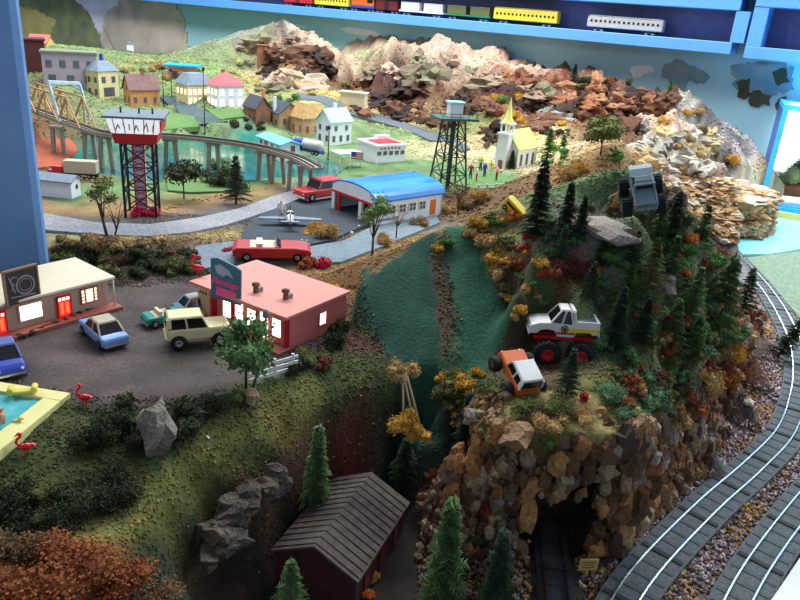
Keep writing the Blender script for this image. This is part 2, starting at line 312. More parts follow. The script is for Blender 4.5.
def build_ground():
    ny, nx = XX.shape; m = MB()
    m.v = [(x, y, z) for x, y, z in zip(XX.ravel(), YY.ravel(), HH.ravel())]
    idx = np.arange(ny*nx).reshape(ny, nx); q = np.stack([idx[:-1, :-1], idx[:-1, 1:], idx[1:, 1:], idx[1:, :-1]], -1).reshape(-1, 4)
    # keep only what lies in front of the back wall
    cx = XX[:-1, :-1].ravel(); cy = YY[:-1, :-1].ravel(); q = q[cy < wall_y(cx)+3]
    m.f = q.tolist(); m.m = [0]*len(m.f); m.sm = [True]*len(m.f)
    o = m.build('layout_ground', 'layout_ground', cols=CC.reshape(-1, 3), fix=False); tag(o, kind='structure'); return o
WSL = -0.65
def wall_y(x): return 322+WSL*x
mat('wall_blue', (160,206,214), rough=.8, var=.06, scale=3)
def build_walls():
    L = Vector((1, WSL, 0)).normalized(); n = Vector((-WSL, 1, 0)).normalized()
    a = Vector((-260, wall_y(-260), -60)); b = Vector((210, wall_y(210), -60)); vs = [a, b, b+n*8, a+n*8]
    m = MB().poly([tuple(v) for v in vs]+[(v.x, v.y, 150) for v in vs], [(0,1,5,4),(1,2,6,5),(2,3,7,6),(3,0,4,7),(4,5,6,7),(0,3,2,1)])
    tag(m.build('wall_back', 'wall_blue'), kind='structure')


# ---------------------------------------------------------------- common materials
mat('rail_steel', (225,230,235), rough=.22, metal=.7); mat('sleeper_dark', (42,42,46), rough=.8); mat('roadbed', (94,98,100), rough=.9, var=.3, scale=300, bump=.4)
mat('tyre', (24,24,26), rough=.8); mat('chrome', (200,200,205), rough=.2, metal=.95); mat('glass_dark', (30,26,28), rough=.1, coat=.5); mat('trunk_brown', (92,66,44), rough=.9)
mat('shelf_blue', (96,160,228), rough=.45, var=.04); mat('shelf_back', (104,104,140), rough=.8); mat('asphalt', (92,96,102), rough=.9, var=.25, scale=400); mat('tarmac', (52,60,70), rough=.8, var=.2)
mat('white_paint', (235,232,226), rough=.5, var=.04); mat('cream', (236,214,178), rough=.6, var=.05); mat('red_paint', (200,24,34), rough=.4, var=.06); mat('black_paint', (28,26,28), rough=.5)
mat('wood_brown', (120,92,70), rough=.85, var=.25, scale=200); mat('lit_window', (255,244,230), emit=3.2); mat('lit_window_dim', (255,226,190), emit=1.1); mat('lit_red', (225,30,30), emit=.9)
mat('rock_attr', (255,255,255), rough=.92, var=.35, scale=330, bump=.9, attr=True); mat('foam_attr', (255,255,255), rough=1, var=.3, scale=500, attr=True)

# ---------------------------------------------------------------- roads, runway, lawns and water, draped on the ground
def inside(poly, x, y):
    k = np.zeros(x.shape, bool); n = len(poly)
    for i in range(n):
        (x0, y0), (x1, y1) = poly[i], poly[i-1]
        c = ((y0 > y) != (y1 > y)) & (x < (x1-x0)*(y-y0)/((y1-y0) if y1 != y0 else 1e-9)+x0); k ^= c
    return k
FLATS = []; FPOLY = []
def sheet(name, pts, z, mt, flat=True, th=.25):
    """flat slab; the ground underneath is levelled a little below it"""
    P = [atz(a, b, z) for a, b in pts]; poly = [(p.x, p.y) for p in P]
    if not flat:      # follows the slope
        P = [on(a, b) for a, b in pts]; poly = [(p.x, p.y) for p in P]; n = len(poly); V = [Vector(p) for p in poly]; E = [(i, (i+1) % n) for i in range(n)]
        xs = [p[0] for p in poly]; ys = [p[1] for p in poly]
        gx, gy = np.meshgrid(np.arange(min(xs), max(xs), 2.5), np.arange(min(ys), max(ys), 2.5)); gx = gx.ravel(); gy = gy.ravel(); q = inside(poly, gx, gy)
        V += [Vector((a, b)) for a, b in zip(gx[q], gy[q])]; r = delaunay_2d_cdt(V, E, [], 1, .01); vs = [(v.x, v.y, H(v.x, v.y)+.55) for v in r[0]]; F = [list(f) for f in r[2]]; k = len(vs)
        m = MB().poly(vs+[(a, b, c-1.5) for a, b, c in vs], F+[[k+i for i in f][::-1] for f in F]); cnt = {}
        for f in F:
            for i in range(len(f)): e = (f[i], f[(i+1) % len(f)]); cnt[e] = 1
        for (a, b) in list(cnt):
            if (b, a) not in cnt: m.f.append([b, a, k+a, k+b]); m.m.append(0); m.sm.append(False)
        FLATS.append((name, m, mt)); FPOLY.append(poly); return poly
    k = inside(poly, XX, YY)
    if flat: HH[blur(k.astype(float), 2) > .05] = z-.45
    m = MB().prism(poly, z-th-.5, z, axis='z'); FLATS.append((name, m, mt)); FPOLY.append(poly); return poly
sheet('gravel_road', [(0,206),(50,214),(95,222),(150,224),(200,217),(240,208),(270,197),(300,188),(318,186),(300,200),(262,213),(225,225),(190,232),(150,236),(100,234),(50,230),(0,226)], .35, 'road_grey')
sheet('runway', [(245,228),(262,214),(300,198),(330,190),(375,200),(372,222),(330,240),(300,246),(240,240)], .5, 'tarmac')
sheet('taxiway', [(196,246),(240,240),(300,248),(345,240),(372,226),(436,214),(440,222),(385,245),(340,262),(290,262),(250,262),(205,268),(190,258)], .2, 'road_blue')
sheet('river', [(0,150),(40,142),(90,138),(140,148),(200,134),(250,142),(330,160),(345,168),(330,180),(270,178),(235,182),(190,165),(165,170),(160,185),(120,178),(60,172),(0,165)], -.8, 'river_teal')
sheet('town_road', [(160,98),(176,98),(205,112),(228,123),(200,126),(180,116)], 2.6, 'road_dark', flat=False)
sheet('hill_road', [(296,94),(350,108),(400,122),(440,136),(470,150),(462,153),(430,142),(395,128),(345,114),(296,99)], 3.4, 'asphalt', flat=False)
sheet('bank_lawn', [(166,178),(172,170),(195,176),(250,184),(248,190),(190,192),(168,190)], .3, 'lawn_green')
sheet('church_lawn', [(455,166),(498,172),(520,184),(478,189),(455,184)], 1.2, 'lawn_green')
sheet('town_lawn', [(160,112),(195,118),(200,128),(160,132)], 4.0, 'lawn_green', flat=False)
sheet('courthouse_lawn', [(205,110),(240,111),(246,118),(220,121)], 4.4, 'lawn_green', flat=False)
sheet('red_yard', [(36,140),(70,138),(78,150),(60,165),(36,168)], .1, 'red_earth')
mat('road_grey', (148,146,150), rough=.95, var=.3, scale=200, bump=.5); mat('road_blue', (116,128,136), rough=.8, var=.2, scale=90); mat('road_dark', (74,92,92), rough=.9)
mat('river_teal', (10,84,74), rough=.18, var=.3, scale=12, coat=.4, rgb2=(20,112,98)); mat('lawn_green', (92,124,68), rough=.95, var=.25, scale=300); mat('red_earth', (160,80,52), rough=.95)
mat('ice_blue', (150,226,236), rough=.3, coat=.3, var=.05, scale=20)
flatten(-92, -36, 84, 100, 0, .5); flatten(-36, -6, 74, 98, 0, .2)
lake = sheet('frozen_lake', [(722,222),(745,214),(800,214),(840,222),(845,250),(800,249),(768,254),(742,254),(728,240)], -13.4, 'ice_blue')
sheet('lakeside_ground', [(742,258),(800,251),(850,252),(850,320),(800,318),(775,288)], -13.7, 'lake_ground')
mat('lake_ground', (120,136,112), rough=.95, var=.3, scale=150)
def repaint(pts, key, seed, var=.35):
    """grass flock of one colour on a patch of ground, ragged at the border"""
    P = [on(a, b) for a, b in pts]; poly = [(p.x, p.y) for p in P]; k = inside(poly, XX+fbm(XX, YY, 2.5, seed)*.9, YY+fbm(XX, YY, 2.5, seed+5)*.9) & (YY < 105)
    CC[k] = np.array(lin(K[key]))*(1+var*fbm(XX, YY, 1.6, seed+9, 3)[k][:, None]); AM[k] = .06
repaint([(438,230),(405,252),(375,274),(352,293),(370,325),(386,352),(398,380),(412,405),(426,435),(442,425),(440,400),(440,350),(437,310),(432,270)], 'gm', 301)
repaint([(447,230),(468,224),(478,250),(494,290),(511,332),(498,350),(482,372),(462,396),(455,370),(462,345),(456,310),(449,270)], 'gm2', 311)
build_walls()
GROUND = build_ground()
# turf slab over the tunnel mouth; from here on things can also stand on it
k = (XX > 9) & (XX < 27.2) & (YY > 60.9) & (YY < 68.2); capz = .5+.9*fbm(XX, YY, 4, 133, 3)+np.clip((YY-61)*.22, 0, 1.4)-1.6*(np.abs(XX-18)/9)**4
jj, ii = np.where(k); j0, j1, i0, i1 = jj.min(), jj.max()+1, ii.min(), ii.max()+1; HH[k] = np.maximum(HH[k], capz[k])
cm = MB(); cv = []; X_, Y_, Z_ = XX[j0:j1, i0:i1], YY[j0:j1, i0:i1], HH[j0:j1, i0:i1]; ny, nx = X_.shape
cm.v = list(zip(X_.ravel().tolist(), Y_.ravel().tolist(), Z_.ravel().tolist()))+list(zip(X_.ravel().tolist(), Y_.ravel().tolist(), (Z_.ravel()*0-3.5).tolist()))
for j in range(ny-1):
    for i in range(nx-1):
        a = j*nx+i; cm.f.append([a, a+1, a+nx+1, a+nx])
n_ = ny*nx
for i in range(nx-1): cm.f.append([n_+i, n_+i+1, i+1, i])
for j in range(ny-1): cm.f.append([j*nx, (j+1)*nx, n_+(j+1)*nx, n_+j*nx]); cm.f.append([n_+j*nx+nx-1, n_+(j+1)*nx+nx-1, (j+1)*nx+nx-1, j*nx+nx-1])
cm.m = [0]*len(cm.f); cm.sm = [True]*len(cm.f); cc = np.array([lin(K['straw'])]*(2*n_))*(.5+.9*rng.random((2*n_, 1))); g_ = fbm(X_.ravel(), Y_.ravel(), 4, 8, 2) > 0; cc[:n_][g_] = lin(K['olive']); cc[n_:] = lin(K['soil'])
CC[k] = (np.array(lin(K['olive']))+lin(K['straw']))/2; AM[k] = .5
tag(cm.build('turf_slab', 'layout_ground', cols=cc, fix=False), kind='structure')
for n_, m_, t_ in FLATS: tag(m_.build(n_, t_), kind='structure')

# pillar at the left and the table's white edge
mat('pillar_blue', (120,158,206), rough=.75, var=.12, scale=14, rgb2=(104,146,200))
m = MB(); c = atz(50, 268, 0); m.box(-26, 0, 0, 22, 0, 120)
o = m.build('pillar', 'pillar_blue', bev=1.2); o.location = (c.x*U, c.y*U, -.01); o.rotation_euler[2] = R(29); tag(o, kind='structure')
a, b = atz(768, 604, -12.6), atz(806, 548, -12.6); d = (b-a).normalized(); n = Vector((d.y, -d.x, 0))
m = MB(); p = [a-d*30, b+d*60, b+d*60+n*4, a-d*30+n*4]; m.prism([(q.x, q.y) for q in p], -16.5, -12.6, axis='z')
tag(m.build('trim_1', 'white_paint', bev=.15), kind='structure')

# flat murals painted on the back wall
def onwall(px, py, off=.4):
    d = ray(px, py); n = Vector((-WSL, 1, 0)).normalized(); q = Vector((0, 322, 0))-n*off
    t = (q-CAM).dot(n)/d.dot(n); return CAM+d*t
WU = Vector((1, WSL, 0)).normalized(); WN = Vector((-WSL, 1, 0)).normalized()
def mural(name, pts, mt, off=.3, jag=1.5):
    P = [onwall(a, b, off) for a, b in pts]; Q = []
    for i, p in enumerate(P):
        q = P[(i+1) % len(P)]; n = max(1, int((q-p).length/1.3))
        for k in range(n):
            r = p.lerp(q, k/n); j = jag*.55 if k else 0; Q.append(r+WU*random.uniform(-j, j)+Vector((0, 0, random.uniform(-j, j))))
    vs = [tuple(q) for q in Q]+[tuple(q+WN*.25) for q in Q]; n = len(Q)
    o = MB().poly(vs, [tuple(range(n)), tuple(range(n, 2*n))[::-1]]+[(i, (i+1) % n, n+(i+1) % n, n+i) for i in range(n)]).build(name, mt); tag(o, kind='structure'); return o
mat('mural_rock', (176,160,140), rough=.9, scale=9, rgb2=(214,196,176)); mat('mural_green', (150,150,100), rough=.9, scale=9, rgb2=(96,116,86)); mat('mural_ochre', (206,182,110), rough=.9, scale=8, rgb2=(170,160,100)); mat('mural_white', (232,226,232), rough=.9, scale=6)
mat('mural_tree', (140,156,150), rough=.9, scale=22, rgb2=(86,140,160)); mat('mural_dark', (54,50,36), rough=.9, scale=20, rgb2=(80,84,60)); mat('mural_cloud', (222,220,222), rough=.9, scale=10)
mural('painted_sky_haze', [(10,-30),(120,-30),(135,-4),(118,16),(104,34),(96,30),(60,30),(10,30)], 'mural_white', .2)
mural('painted_green_mountain', [(14,70),(14,-6),(50,-12),(76,2),(90,16),(99,34),(112,60),(100,80)], 'mural_green', .5, 2.5)
mural('painted_ochre_slope', [(16,40),(16,6),(36,10),(56,20),(48,40)], 'mural_ochre', .7, 2)
mural('painted_stone_peak', [(100,40),(106,14),(118,4),(132,-8),(172,-6),(184,22),(190,60),(150,78),(112,70)], 'mural_rock', .6, 2.5)
mural('painted_cloud', [(340,28),(352,27),(374,31),(390,37),(388,39),(366,36),(346,32)], 'mural_cloud', .3, .4)
mural('painted_cloud', [(284,26),(292,24),(306,25),(304,28),(290,28)], 'mural_cloud', .3, .4)
mural('painted_tree', [(664,64),(676,58),(690,66),(702,70),(710,78),(704,84),(690,80),(684,92),(676,94),(670,84),(662,78)], 'mural_tree', .3, 1.6)
mural('painted_shrub', [(630,70),(640,64),(652,66),(655,72),(644,74),(634,78)], 'mural_cloud', .3, 1.5)
for q_ in ([(736,82),(750,78),(750,96),(744,100),(737,97)], [(748,94),(760,90),(772,96),(770,106),(750,106)], [(772,72),(786,68),(790,82),(778,86)], [(775,104),(786,96),(788,108),(778,114)]):
    mural('painted_bush', q_, 'mural_dark', .35, 1.2)
mural('painted_bush', [(730,66),(752,64),(792,66),(794,90),(770,96),(756,92),(736,90)], 'mural_tree', .25, 2)

# ---------------------------------------------------------------- shelf units on the wall, with the trains on them
def wframe():      # local x along the wall, local -y out from the wall
    return math.atan(WSL)
WO = Vector((0, 322, 0))
def ws(px, py, off): p = onwall(px, py, off); return (p-WO).dot(WU), p.z
OFF = 11
def shelf_unit(s0, s1, zb, name, label, right=False, dividers=()):
    t = thing(name, WO, label, 'shelf', rz=wframe())
    MB().box(s0, s1, -1.2, -.1, zb[0], zb[-1]).build('back_panel', 'shelf_back', t)
    for z in zb: MB().box(s0, s1, -OFF, -1.3, z, z+3.6).build('shelf_board', 'shelf_blue', t, bev=.2)
    for s in dividers: MB().box(s, s+4.2, -OFF+.2, -1.3, zb[0]+3.7, zb[1]-.1).build('divider', 'shelf_blue', t)
    for s in dividers: MB().box(s, s+4.2, -OFF+.2, -1.3, zb[1]+3.7, zb[2]-.1).build('divider', 'shelf_blue', t)
    return t
sR, zR = ws(733, 55, OFF); sG, _ = ws(743, 40, OFF); s2, _ = ws(752, 40, OFF)
shelf_unit(-330, sG-3, [zR, zR+13.0, zR+26], 'wall_shelf', 'long blue wall shelf carrying toy trains along the back wall', dividers=(sR-2,))
shelf_unit(s2-1.5, s2+80, [zR-.6, zR+14.5, zR+29], 'wall_shelf', 'short empty blue wall shelf at the right end, beyond the narrow gap', dividers=(s2-1.5,))
SZ0 = zR+3.65; SZ1 = zR+16.65
def colm(n, rgb, **k): return mat('paint_'+n, rgb, **dict(dict(rough=.4, var=.05, coat=.2), **k)).name
for n_, c_ in dict(yellow=(246,214,60), silver=(196,190,184), rwhite=(238,234,232), green=(30,130,80), red=(196,40,40), orange=(232,108,40), maroon=(110,30,34), blue=(50,70,170), teal=(20,140,126), lime=(180,200,70), pink=(238,150,136), lblue=(120,160,220), dblue=(52,70,176), tan=(196,176,150), brown=(110,76,56), cream2=(238,222,170), grey=(128,136,140), skin=(214,150,110), hblue=(40,140,226), truckgrey=(132,150,158), obrown=(214,112,36), olive=(110,112,70)).items(): colm(n_, c_)
def bogies(t, L, z=0):
    for s in (-1, 1):
        b = MB(); b.box(s*L*.34-1.8, s*L*.34+1.8, -1.1, 1.1, .55, 1.3)
        o = b.build('bogie', 'black_paint', t)
        for k in (-1, 1):
            w_ = MB(); 
            for y in (-1, 1): w_.lathe([(0,-.15),(.55,-.15),(.55,.15),(0,.15)], 12, (s*L*.34+k*1.1, y*.9, .55), 'y')
            w_.build('wheel', 'chrome', o)
def put(name, label, cat, sx, level, group='toy trains on the wall shelf', y=-6.2):
    q = WO+WU*sx-WN*(-y); return thing(name, (q.x, q.y, SZ0 if level == 0 else SZ1), label, cat, rz=wframe(), group=group)
def coach(px0, px1, py, level, label, body, roof, h=5.0, stripe=None):
    a, _ = ws(px0, py, 6); b, _ = ws(px1, py, 6); L = b-a; t = put('passenger_car', label, 'train car', (a+b)/2, level)
    x = L/2; m = MB(); pr = [(-1.7,1.3),(1.7,1.3),(1.75,3.6),(1.5,h-.5),(.8,h),(-.8,h),(-1.5,h-.5),(-1.75,3.6)]
    m.prism(pr, -x, x, axis='x').build('body', 'paint_'+body, t, bev=.35)
    MB().prism([(-1.3,h-.55),(1.3,h-.55),(.9,h+.08),(-.9,h+.08)], -x+.5, x-.5, axis='x').build('roof', 'paint_'+roof, t, bev=.1)
    n = max(6, int(L/1.7))
    for k in range(n):
        X = -x+1.6+(L-3.2)*k/(n-1)
        for s in (-1,):
            MB().box(X-.36, X+.36, s*1.82-.03, s*1.82+.1, 3.0, 3.75).build('window', 'glass_dark', t)
    bogies(t, L); return t
def wagon(px0, px1, py, level, label, kind, c1, c2='black_paint', h=4.6, name='freight_car'):
    a, _ = ws(px0, py, 6); b, _ = ws(px1, py, 6); L = b-a; t = put(name, label, 'train car', (a+b)/2, level); x = L/2-.2
    if kind == 'box':
        MB().box(-x, x, -1.6, 1.6, 1.3, h).build('body', c1, t, bev=.12); MB().prism([(-1.75,h),(1.75,h),(0,h+.5)], -x-.1, x+.1, axis='x').build('roof', c2, t)
        m = MB(); m.box(-1, 1, -1.72, -1.6, 1.5, h-.3); m.build('sliding_door', c2, t)
        for k in np.linspace(-x+.4, x-.4, 7): pass
    elif kind == 'flat':
        MB().box(-x, x, -1.6, 1.6, 1.3, 1.9).build('deck', c1, t, bev=.05)
        for s in (-1, 1): MB().box(s*x*.52-x*.42, s*x*.52+x*.42, -1.3, 1.3, 2.0, h).build('load', c2, t, bev=.1)
    elif kind == 'tank':
        m = MB(); m.lathe([(0,-x+.2),(1.1,-x+.25),(1.5,-x+.7),(1.5,x-.7),(1.1,x-.25),(0,x-.2)], 18, (0,0,3.1), 'x'); m.build('tank', c1, t)
        MB().lathe([(0,0),(.6,0),(.6,.6),(0,.7)], 12, (0,0,4.55)).build('dome', c2, t); MB().box(-x, x, -1.2, 1.2, 1.2, 1.6).build('frame', 'black_paint', t)
    elif kind == 'loco':
        MB().box(-x, x, -1.4, 1.4, 1.3, 2.2).build('frame', c2, t, bev=.08); MB().box(-x+.4, x*.3, -1.1, 1.1, 2.2, h-.3).build('hood', c1, t, bev=.2)
        MB().box(x*.32, x-.4, -1.5, 1.5, 2.2, h+.5).build('cab', c1, t, bev=.15); MB().box(x*.42, x-.9, -1.56, -1.5, 3.4, h).build('window', 'glass_dark', t)
    bogies(t, L); return t
coach(495, 559, 20, 0, 'yellow passenger car with small windows on lower shelf', 'yellow', 'yellow', 5.6)
coach(588, 664, 28, 0, 'silver passenger car with white roof on the lower shelf', 'silver', 'rwhite', 5.2)
wagon(401, 446, 12, 0, 'white flat car with two white box loads on the lower shelf', 'flat', 'paint_rwhite', 'white_paint', 5)
wagon(447, 493, 14, 0, 'green flat car with two olive crate loads on lower shelf', 'flat', 'paint_green', 'paint_olive', 5)
wagon(378, 400, 8, 0, 'dark maroon boxcar on the lower shelf next to the white flat car', 'box', 'paint_maroon', 'black_paint', 5)
wagon(352, 377, 5, 0, 'orange red switcher locomotive on lower shelf left of maroon boxcar', 'loco', 'paint_orange', 'paint_blue', 5, 'locomotive')
coach(317, 351, 4, 0, 'small bright yellow passenger car near the left end of lower shelf', 'yellow', 'yellow', 5)
wagon(286, 315, 2, 0, 'red boxcar farthest left in view on the lower shelf', 'box', 'paint_red', 'paint_maroon', 4.6)
wagon(683, 728, 8, 1, 'orange boxcar on the upper shelf at its right end', 'box', 'paint_orange', 'paint_orange', 5)
wagon(626, 681, 4, 1, 'red boxcar on the upper shelf beside the orange boxcar', 'box', 'paint_red', 'paint_red', 5)
wagon(590, 625, 2, 1, 'black tank car on upper shelf left of the red boxcar', 'tank', 'black_paint', 'black_paint', 5)
wagon(548, 588, 0, 1, 'silver tank car on upper shelf above the yellow passenger car', 'tank', 'paint_silver', 'paint_silver', 5)

# ---------------------------------------------------------------- railway tracks
def spline(P, step):
    P = [Vector(p) for p in P]; out = []
    Q = [P[0]*2-P[1]]+P+[P[-1]*2-P[-2]]
    for i in range(1, len(Q)-2):
        a, b, c, d = Q[i-1:i+3]; n = max(2, int((c-b).length/step*4))
        for k in range(n):
            t = k/n; out.append(.5*((2*b)+(c-a)*t+(2*a-5*b+4*c-d)*t*t+(3*b-a-3*c+d)*t*t*t))
    out.append(P[-1]); res = [out[0]]; acc = 0
    for i in range(1, len(out)):
        seg = (out[i]-out[i-1]).length; 
        while acc+seg >= step:
            f = (step-acc)/seg; p = out[i-1].lerp(out[i], f); res.append(p); out[i-1] = p; seg = (out[i]-p).length; acc = 0
        acc += seg
    return res
def ribbon(P, offs, z0, z1):
    """closed profile swept along a level path; offs = left/right offset pair"""
    m = MB(); vs = []
    for i, p in enumerate(P):
        d = (P[min(i+1, len(P)-1)]-P[max(i-1, 0)]); d.z = 0; d.normalize(); n = Vector((-d.y, d.x, 0))
        for o, z in ((offs[0], z0), (offs[1], z0), (offs[1], z1), (offs[0], z1)): vs.append(p+n*o+Vector((0, 0, z)))
    fs = [(4*i+k, 4*i+(k+1) % 4, 4*i+4+(k+1) % 4, 4*i+4+k) for i in range(len(P)-1) for k in range(4)]+[(3,2,1,0), tuple(4*(len(P)-1)+k for k in range(4))]
    return m.poly(vs, fs)
INNER = [(15.5,38),(20.6,48.5),(26.4,57.5),(37.2,69.5),(47.2,79.5),(55.8,89),(63.4,101),(69.4,113),(74.5,127),(79.5,147),(82.5,168),(84,184)]
def track(name, label, pts, z, gauge=2.2, bed=5.0, sp=2.3, mt='rail_steel', dark=False):
    P = spline([(a, b, 0) for a, b in pts], .8); o0 = Vector((pts[0][0], pts[0][1], z)); P = [p-Vector((o0.x, o0.y, 0)) for p in P]
    t = thing(name, o0, label, 'railway track')
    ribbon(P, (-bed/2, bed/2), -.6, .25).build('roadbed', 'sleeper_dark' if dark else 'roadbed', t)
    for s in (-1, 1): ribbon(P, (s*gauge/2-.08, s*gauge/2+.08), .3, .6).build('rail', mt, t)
    Q = spline([tuple(p) for p in P], sp); far = MB()
    for i, p in enumerate(Q[:-1]):
        d = (Q[i+1]-p).normalized(); n = Vector((-d.y, d.x, 0)); m = MB()
        big = i % 4 == 0; m.bar(p-n*(bed/2-.25)+Vector((0,0,.24)), p+n*(bed/2-.25)+Vector((0,0,.24)), .62 if big else .5, .16 if not big else .3)
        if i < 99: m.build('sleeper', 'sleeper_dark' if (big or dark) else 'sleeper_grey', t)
        else: far.add(m)
    if far.v: tag(far.build('sleeper', 'sleeper_grey', t), kind='stuff')
    return t
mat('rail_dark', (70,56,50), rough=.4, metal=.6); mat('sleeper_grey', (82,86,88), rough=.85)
track('railway_track', 'inner railway track curving along the foot of the rocky hill', INNER, -13.6)
track('railway_track', 'straight railway track at the bottom right corner beside white table edge', [(25.1,38),(34.6,54.3),(47.6,69.5),(58.0,79.5),(75,92),(103,110)], -13.6)
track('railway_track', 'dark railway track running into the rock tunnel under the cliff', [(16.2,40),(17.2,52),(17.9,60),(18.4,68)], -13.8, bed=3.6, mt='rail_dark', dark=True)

# ---------------------------------------------------------------- gravel, ground foam (beyond counting)
def visible_pts(n, xr, yr, seed):
    g = np.random.default_rng(seed); return g.uniform(*xr, n), g.uniform(*yr, n)
TET = np.array([(1,0,-.4),(-.5,.87,-.4),(-.5,-.87,-.4),(0,0,1)]); TETF = np.array([(0,1,3),(1,2,3),(2,0,3),(0,2,1)])
def Hs(x, y):
    i = np.clip(np.searchsorted(XS, x)-1, 0, len(XS)-2); j = np.clip(np.searchsorted(YS, y)-1, 0, len(YS)-2)
    u = (x-XS[i])/(XS[i+1]-XS[i]); v = (y-YS[j])/(YS[j+1]-YS[j])
    return (HH[j, i]*(1-u)+HH[j, i+1]*u)*(1-v)+(HH[j+1, i]*(1-u)+HH[j+1, i+1]*u)*v, CC[j, i], AM[j, i]
def chips(name, x, y, z, size, cols, mt, seed=1, flat=1.0, th=None, parent=None):
    g = np.random.default_rng(seed); n = len(x); q = g.normal(size=(n, 4)); q /= np.linalg.norm(q, axis=1)[:, None]; a, b, c, d = q.T
    Rm = np.stack([1-2*(c*c+d*d), 2*(b*c-a*d), 2*(b*d+a*c), 2*(b*c+a*d), 1-2*(b*b+d*d), 2*(c*d-a*b), 2*(b*d-a*c), 2*(c*d+a*b), 1-2*(b*b+c*c)], -1).reshape(n, 3, 3)
    T = TET[None]*g.uniform(.6, 1.3, (n, 4, 1)); v = np.einsum('nij,nkj->nki', Rm, T)*size[:, None, None]; v[..., 2] *= flat
    v = v+np.stack([x, y, z], -1)[:, None]; me = bpy.data.meshes.new(name); me.vertices.add(4*n); me.vertices.foreach_set('co', (v*U).ravel())
    f = (TETF[None]+4*np.arange(n)[:, None, None]).reshape(-1, 3); me.loops.add(len(f)*3); me.loops.foreach_set('vertex_index', f.ravel())
    me.polygons.add(len(f)); me.polygons.foreach_set('loop_start', np.arange(len(f))*3); me.polygons.foreach_set('loop_total', np.full(len(f), 3)); me.update(calc_edges=True)
    at = me.color_attributes.new('col', 'FLOAT_COLOR', 'POINT'); cc = np.ones((4*n, 4)); cc[:, :3] = np.repeat(cols, 4, 0); at.data.foreach_set('color', cc.ravel())
    me.materials.append(MATS[mt]); o = bpy.data.objects.new(name, me); COL.objects.link(o); o['kind'] = 'stuff'; return o
FP = FPOLY
TRK = [spline([(a, b, 0) for a, b in pts], 1.0) for pts in (INNER, [(25.1,38),(34.6,54.3),(47.6,69.5),(58.0,79.5),(75,92),(103,110)], [(16.2,40),(17.2,52),(17.9,60),(18.4,68)])]
TP = np.array([(p.x, p.y) for t_ in TRK for p in t_])
def off_track(x, y, d=2.5):
    k = np.ones(len(x), bool)
    for s in range(0, len(x), 4000):
        q = np.hypot(x[s:s+4000, None]-TP[None, :, 0], y[s:s+4000, None]-TP[None, :, 1]).min(1); k[s:s+4000] = q > d
    return k
def notflat(x, y):
    k = np.ones(len(x), bool)
    for p in FP: k &= ~inside(p, x, y)
    return k
# loose gravel by the tracks: pinkish grey, with golden patches
x, y = visible_pts(75000, (4, 90), (44, 150), 3); z, c, a = Hs(x, y); k = (z < -12.6) & off_track(x, y) & notflat(x, y); x, y, z = x[k], y[k], z[k]
g = np.random.default_rng(4); base = np.array([lin((190,164,168)), lin((132,114,116)), lin((214,196,190)), lin((196,150,84)), lin((120,84,50))])
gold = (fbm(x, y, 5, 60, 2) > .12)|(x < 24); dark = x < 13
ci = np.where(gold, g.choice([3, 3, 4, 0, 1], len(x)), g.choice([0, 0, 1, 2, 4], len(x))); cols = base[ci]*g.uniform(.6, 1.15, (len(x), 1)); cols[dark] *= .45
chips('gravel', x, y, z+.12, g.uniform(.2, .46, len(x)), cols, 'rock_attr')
# ground foam and scatter over banks and hills
x, y = visible_pts(130000, (-62, 72), (30, 128), 8); z, c, a = Hs(x, y)
k = (a > .1) & (z > -13) & ~((x < -48) & (y > 92) & (y < 130)) & notflat(x, y) & off_track(x, y, 4); x, y, z, c = x[k], y[k], z[k], c[k]
g = np.random.default_rng(9); c = c*g.uniform(.8, 2.1, (len(x), 1)); hot = g.random(len(x)); dens = fbm(x, y, 4, 66, 2)
sp = (hot < .03) & (dens > .1); c[sp] = lin((206,150,40)); sp = (hot > .985) & (dens < 0); c[sp] = lin((150,50,30))
chips('ground_foam', x, y, z+.05, g.uniform(.07, .2, len(x))*(1+.9*np.clip(dens, 0, 1)), c, 'foam_attr', 2)
x, y = visible_pts(60000, (-150, 130), (128, 320), 18); z, c, a = Hs(x, y)
k = (a > .28) & (z > -9) & notflat(x, y) & off_track(x, y, 4) & (y < wall_y(x)-4); x, y, z, c = x[k], y[k], z[k], c[k]
g = np.random.default_rng(19); c = c*g.uniform(.9, 2.0, (len(x), 1))
chips('ground_foam', x, y, z+.05, g.uniform(.2, .6, len(x)), c, 'foam_attr', 5)
# ---------------------------------------------------------------- rocks
RC = [lin(c) for c in ((206,150,92),(184,122,70),(190,150,112),(150,116,92),(176,156,140),(120,84,58),(196,168,130),(140,96,60),(106,84,72))]
def rocks(name, spots, label=None, cat=None, seed=3, pal=RC, group=None, kind=None, mul=1.0, moss=None):
    g = random.Random(seed); m = MB(); cols = []
    for x, y, z, r, sq in spots:
        n0 = len(m.v); m.lump((x, y, z), r, sq, seed=g.randrange(10**6), sub=2 if r > .9 else 1, amp=.6 if r > .9 else .3) if r < 2.4 else m.lump((x, y, z), r, sq, seed=g.randrange(10**4), sub=3, amp=.7)
        c = g.choice(pal); f = g.uniform(.7, 1.15)*mul
        for v in m.v[n0:]:
            k = 0
            if moss and v[2] > z+r*.55*sq[2]: k = g.uniform(.2, .8)
            cols.append([c[i]*f*(1-k)+(moss[i] if moss else 0)*k for i in range(3)])
    o = m.build(name, 'rock_attr', cols=np.array(cols), fix=False); tag(o, label, cat, group, kind); return o
g = random.Random(5); sp = []
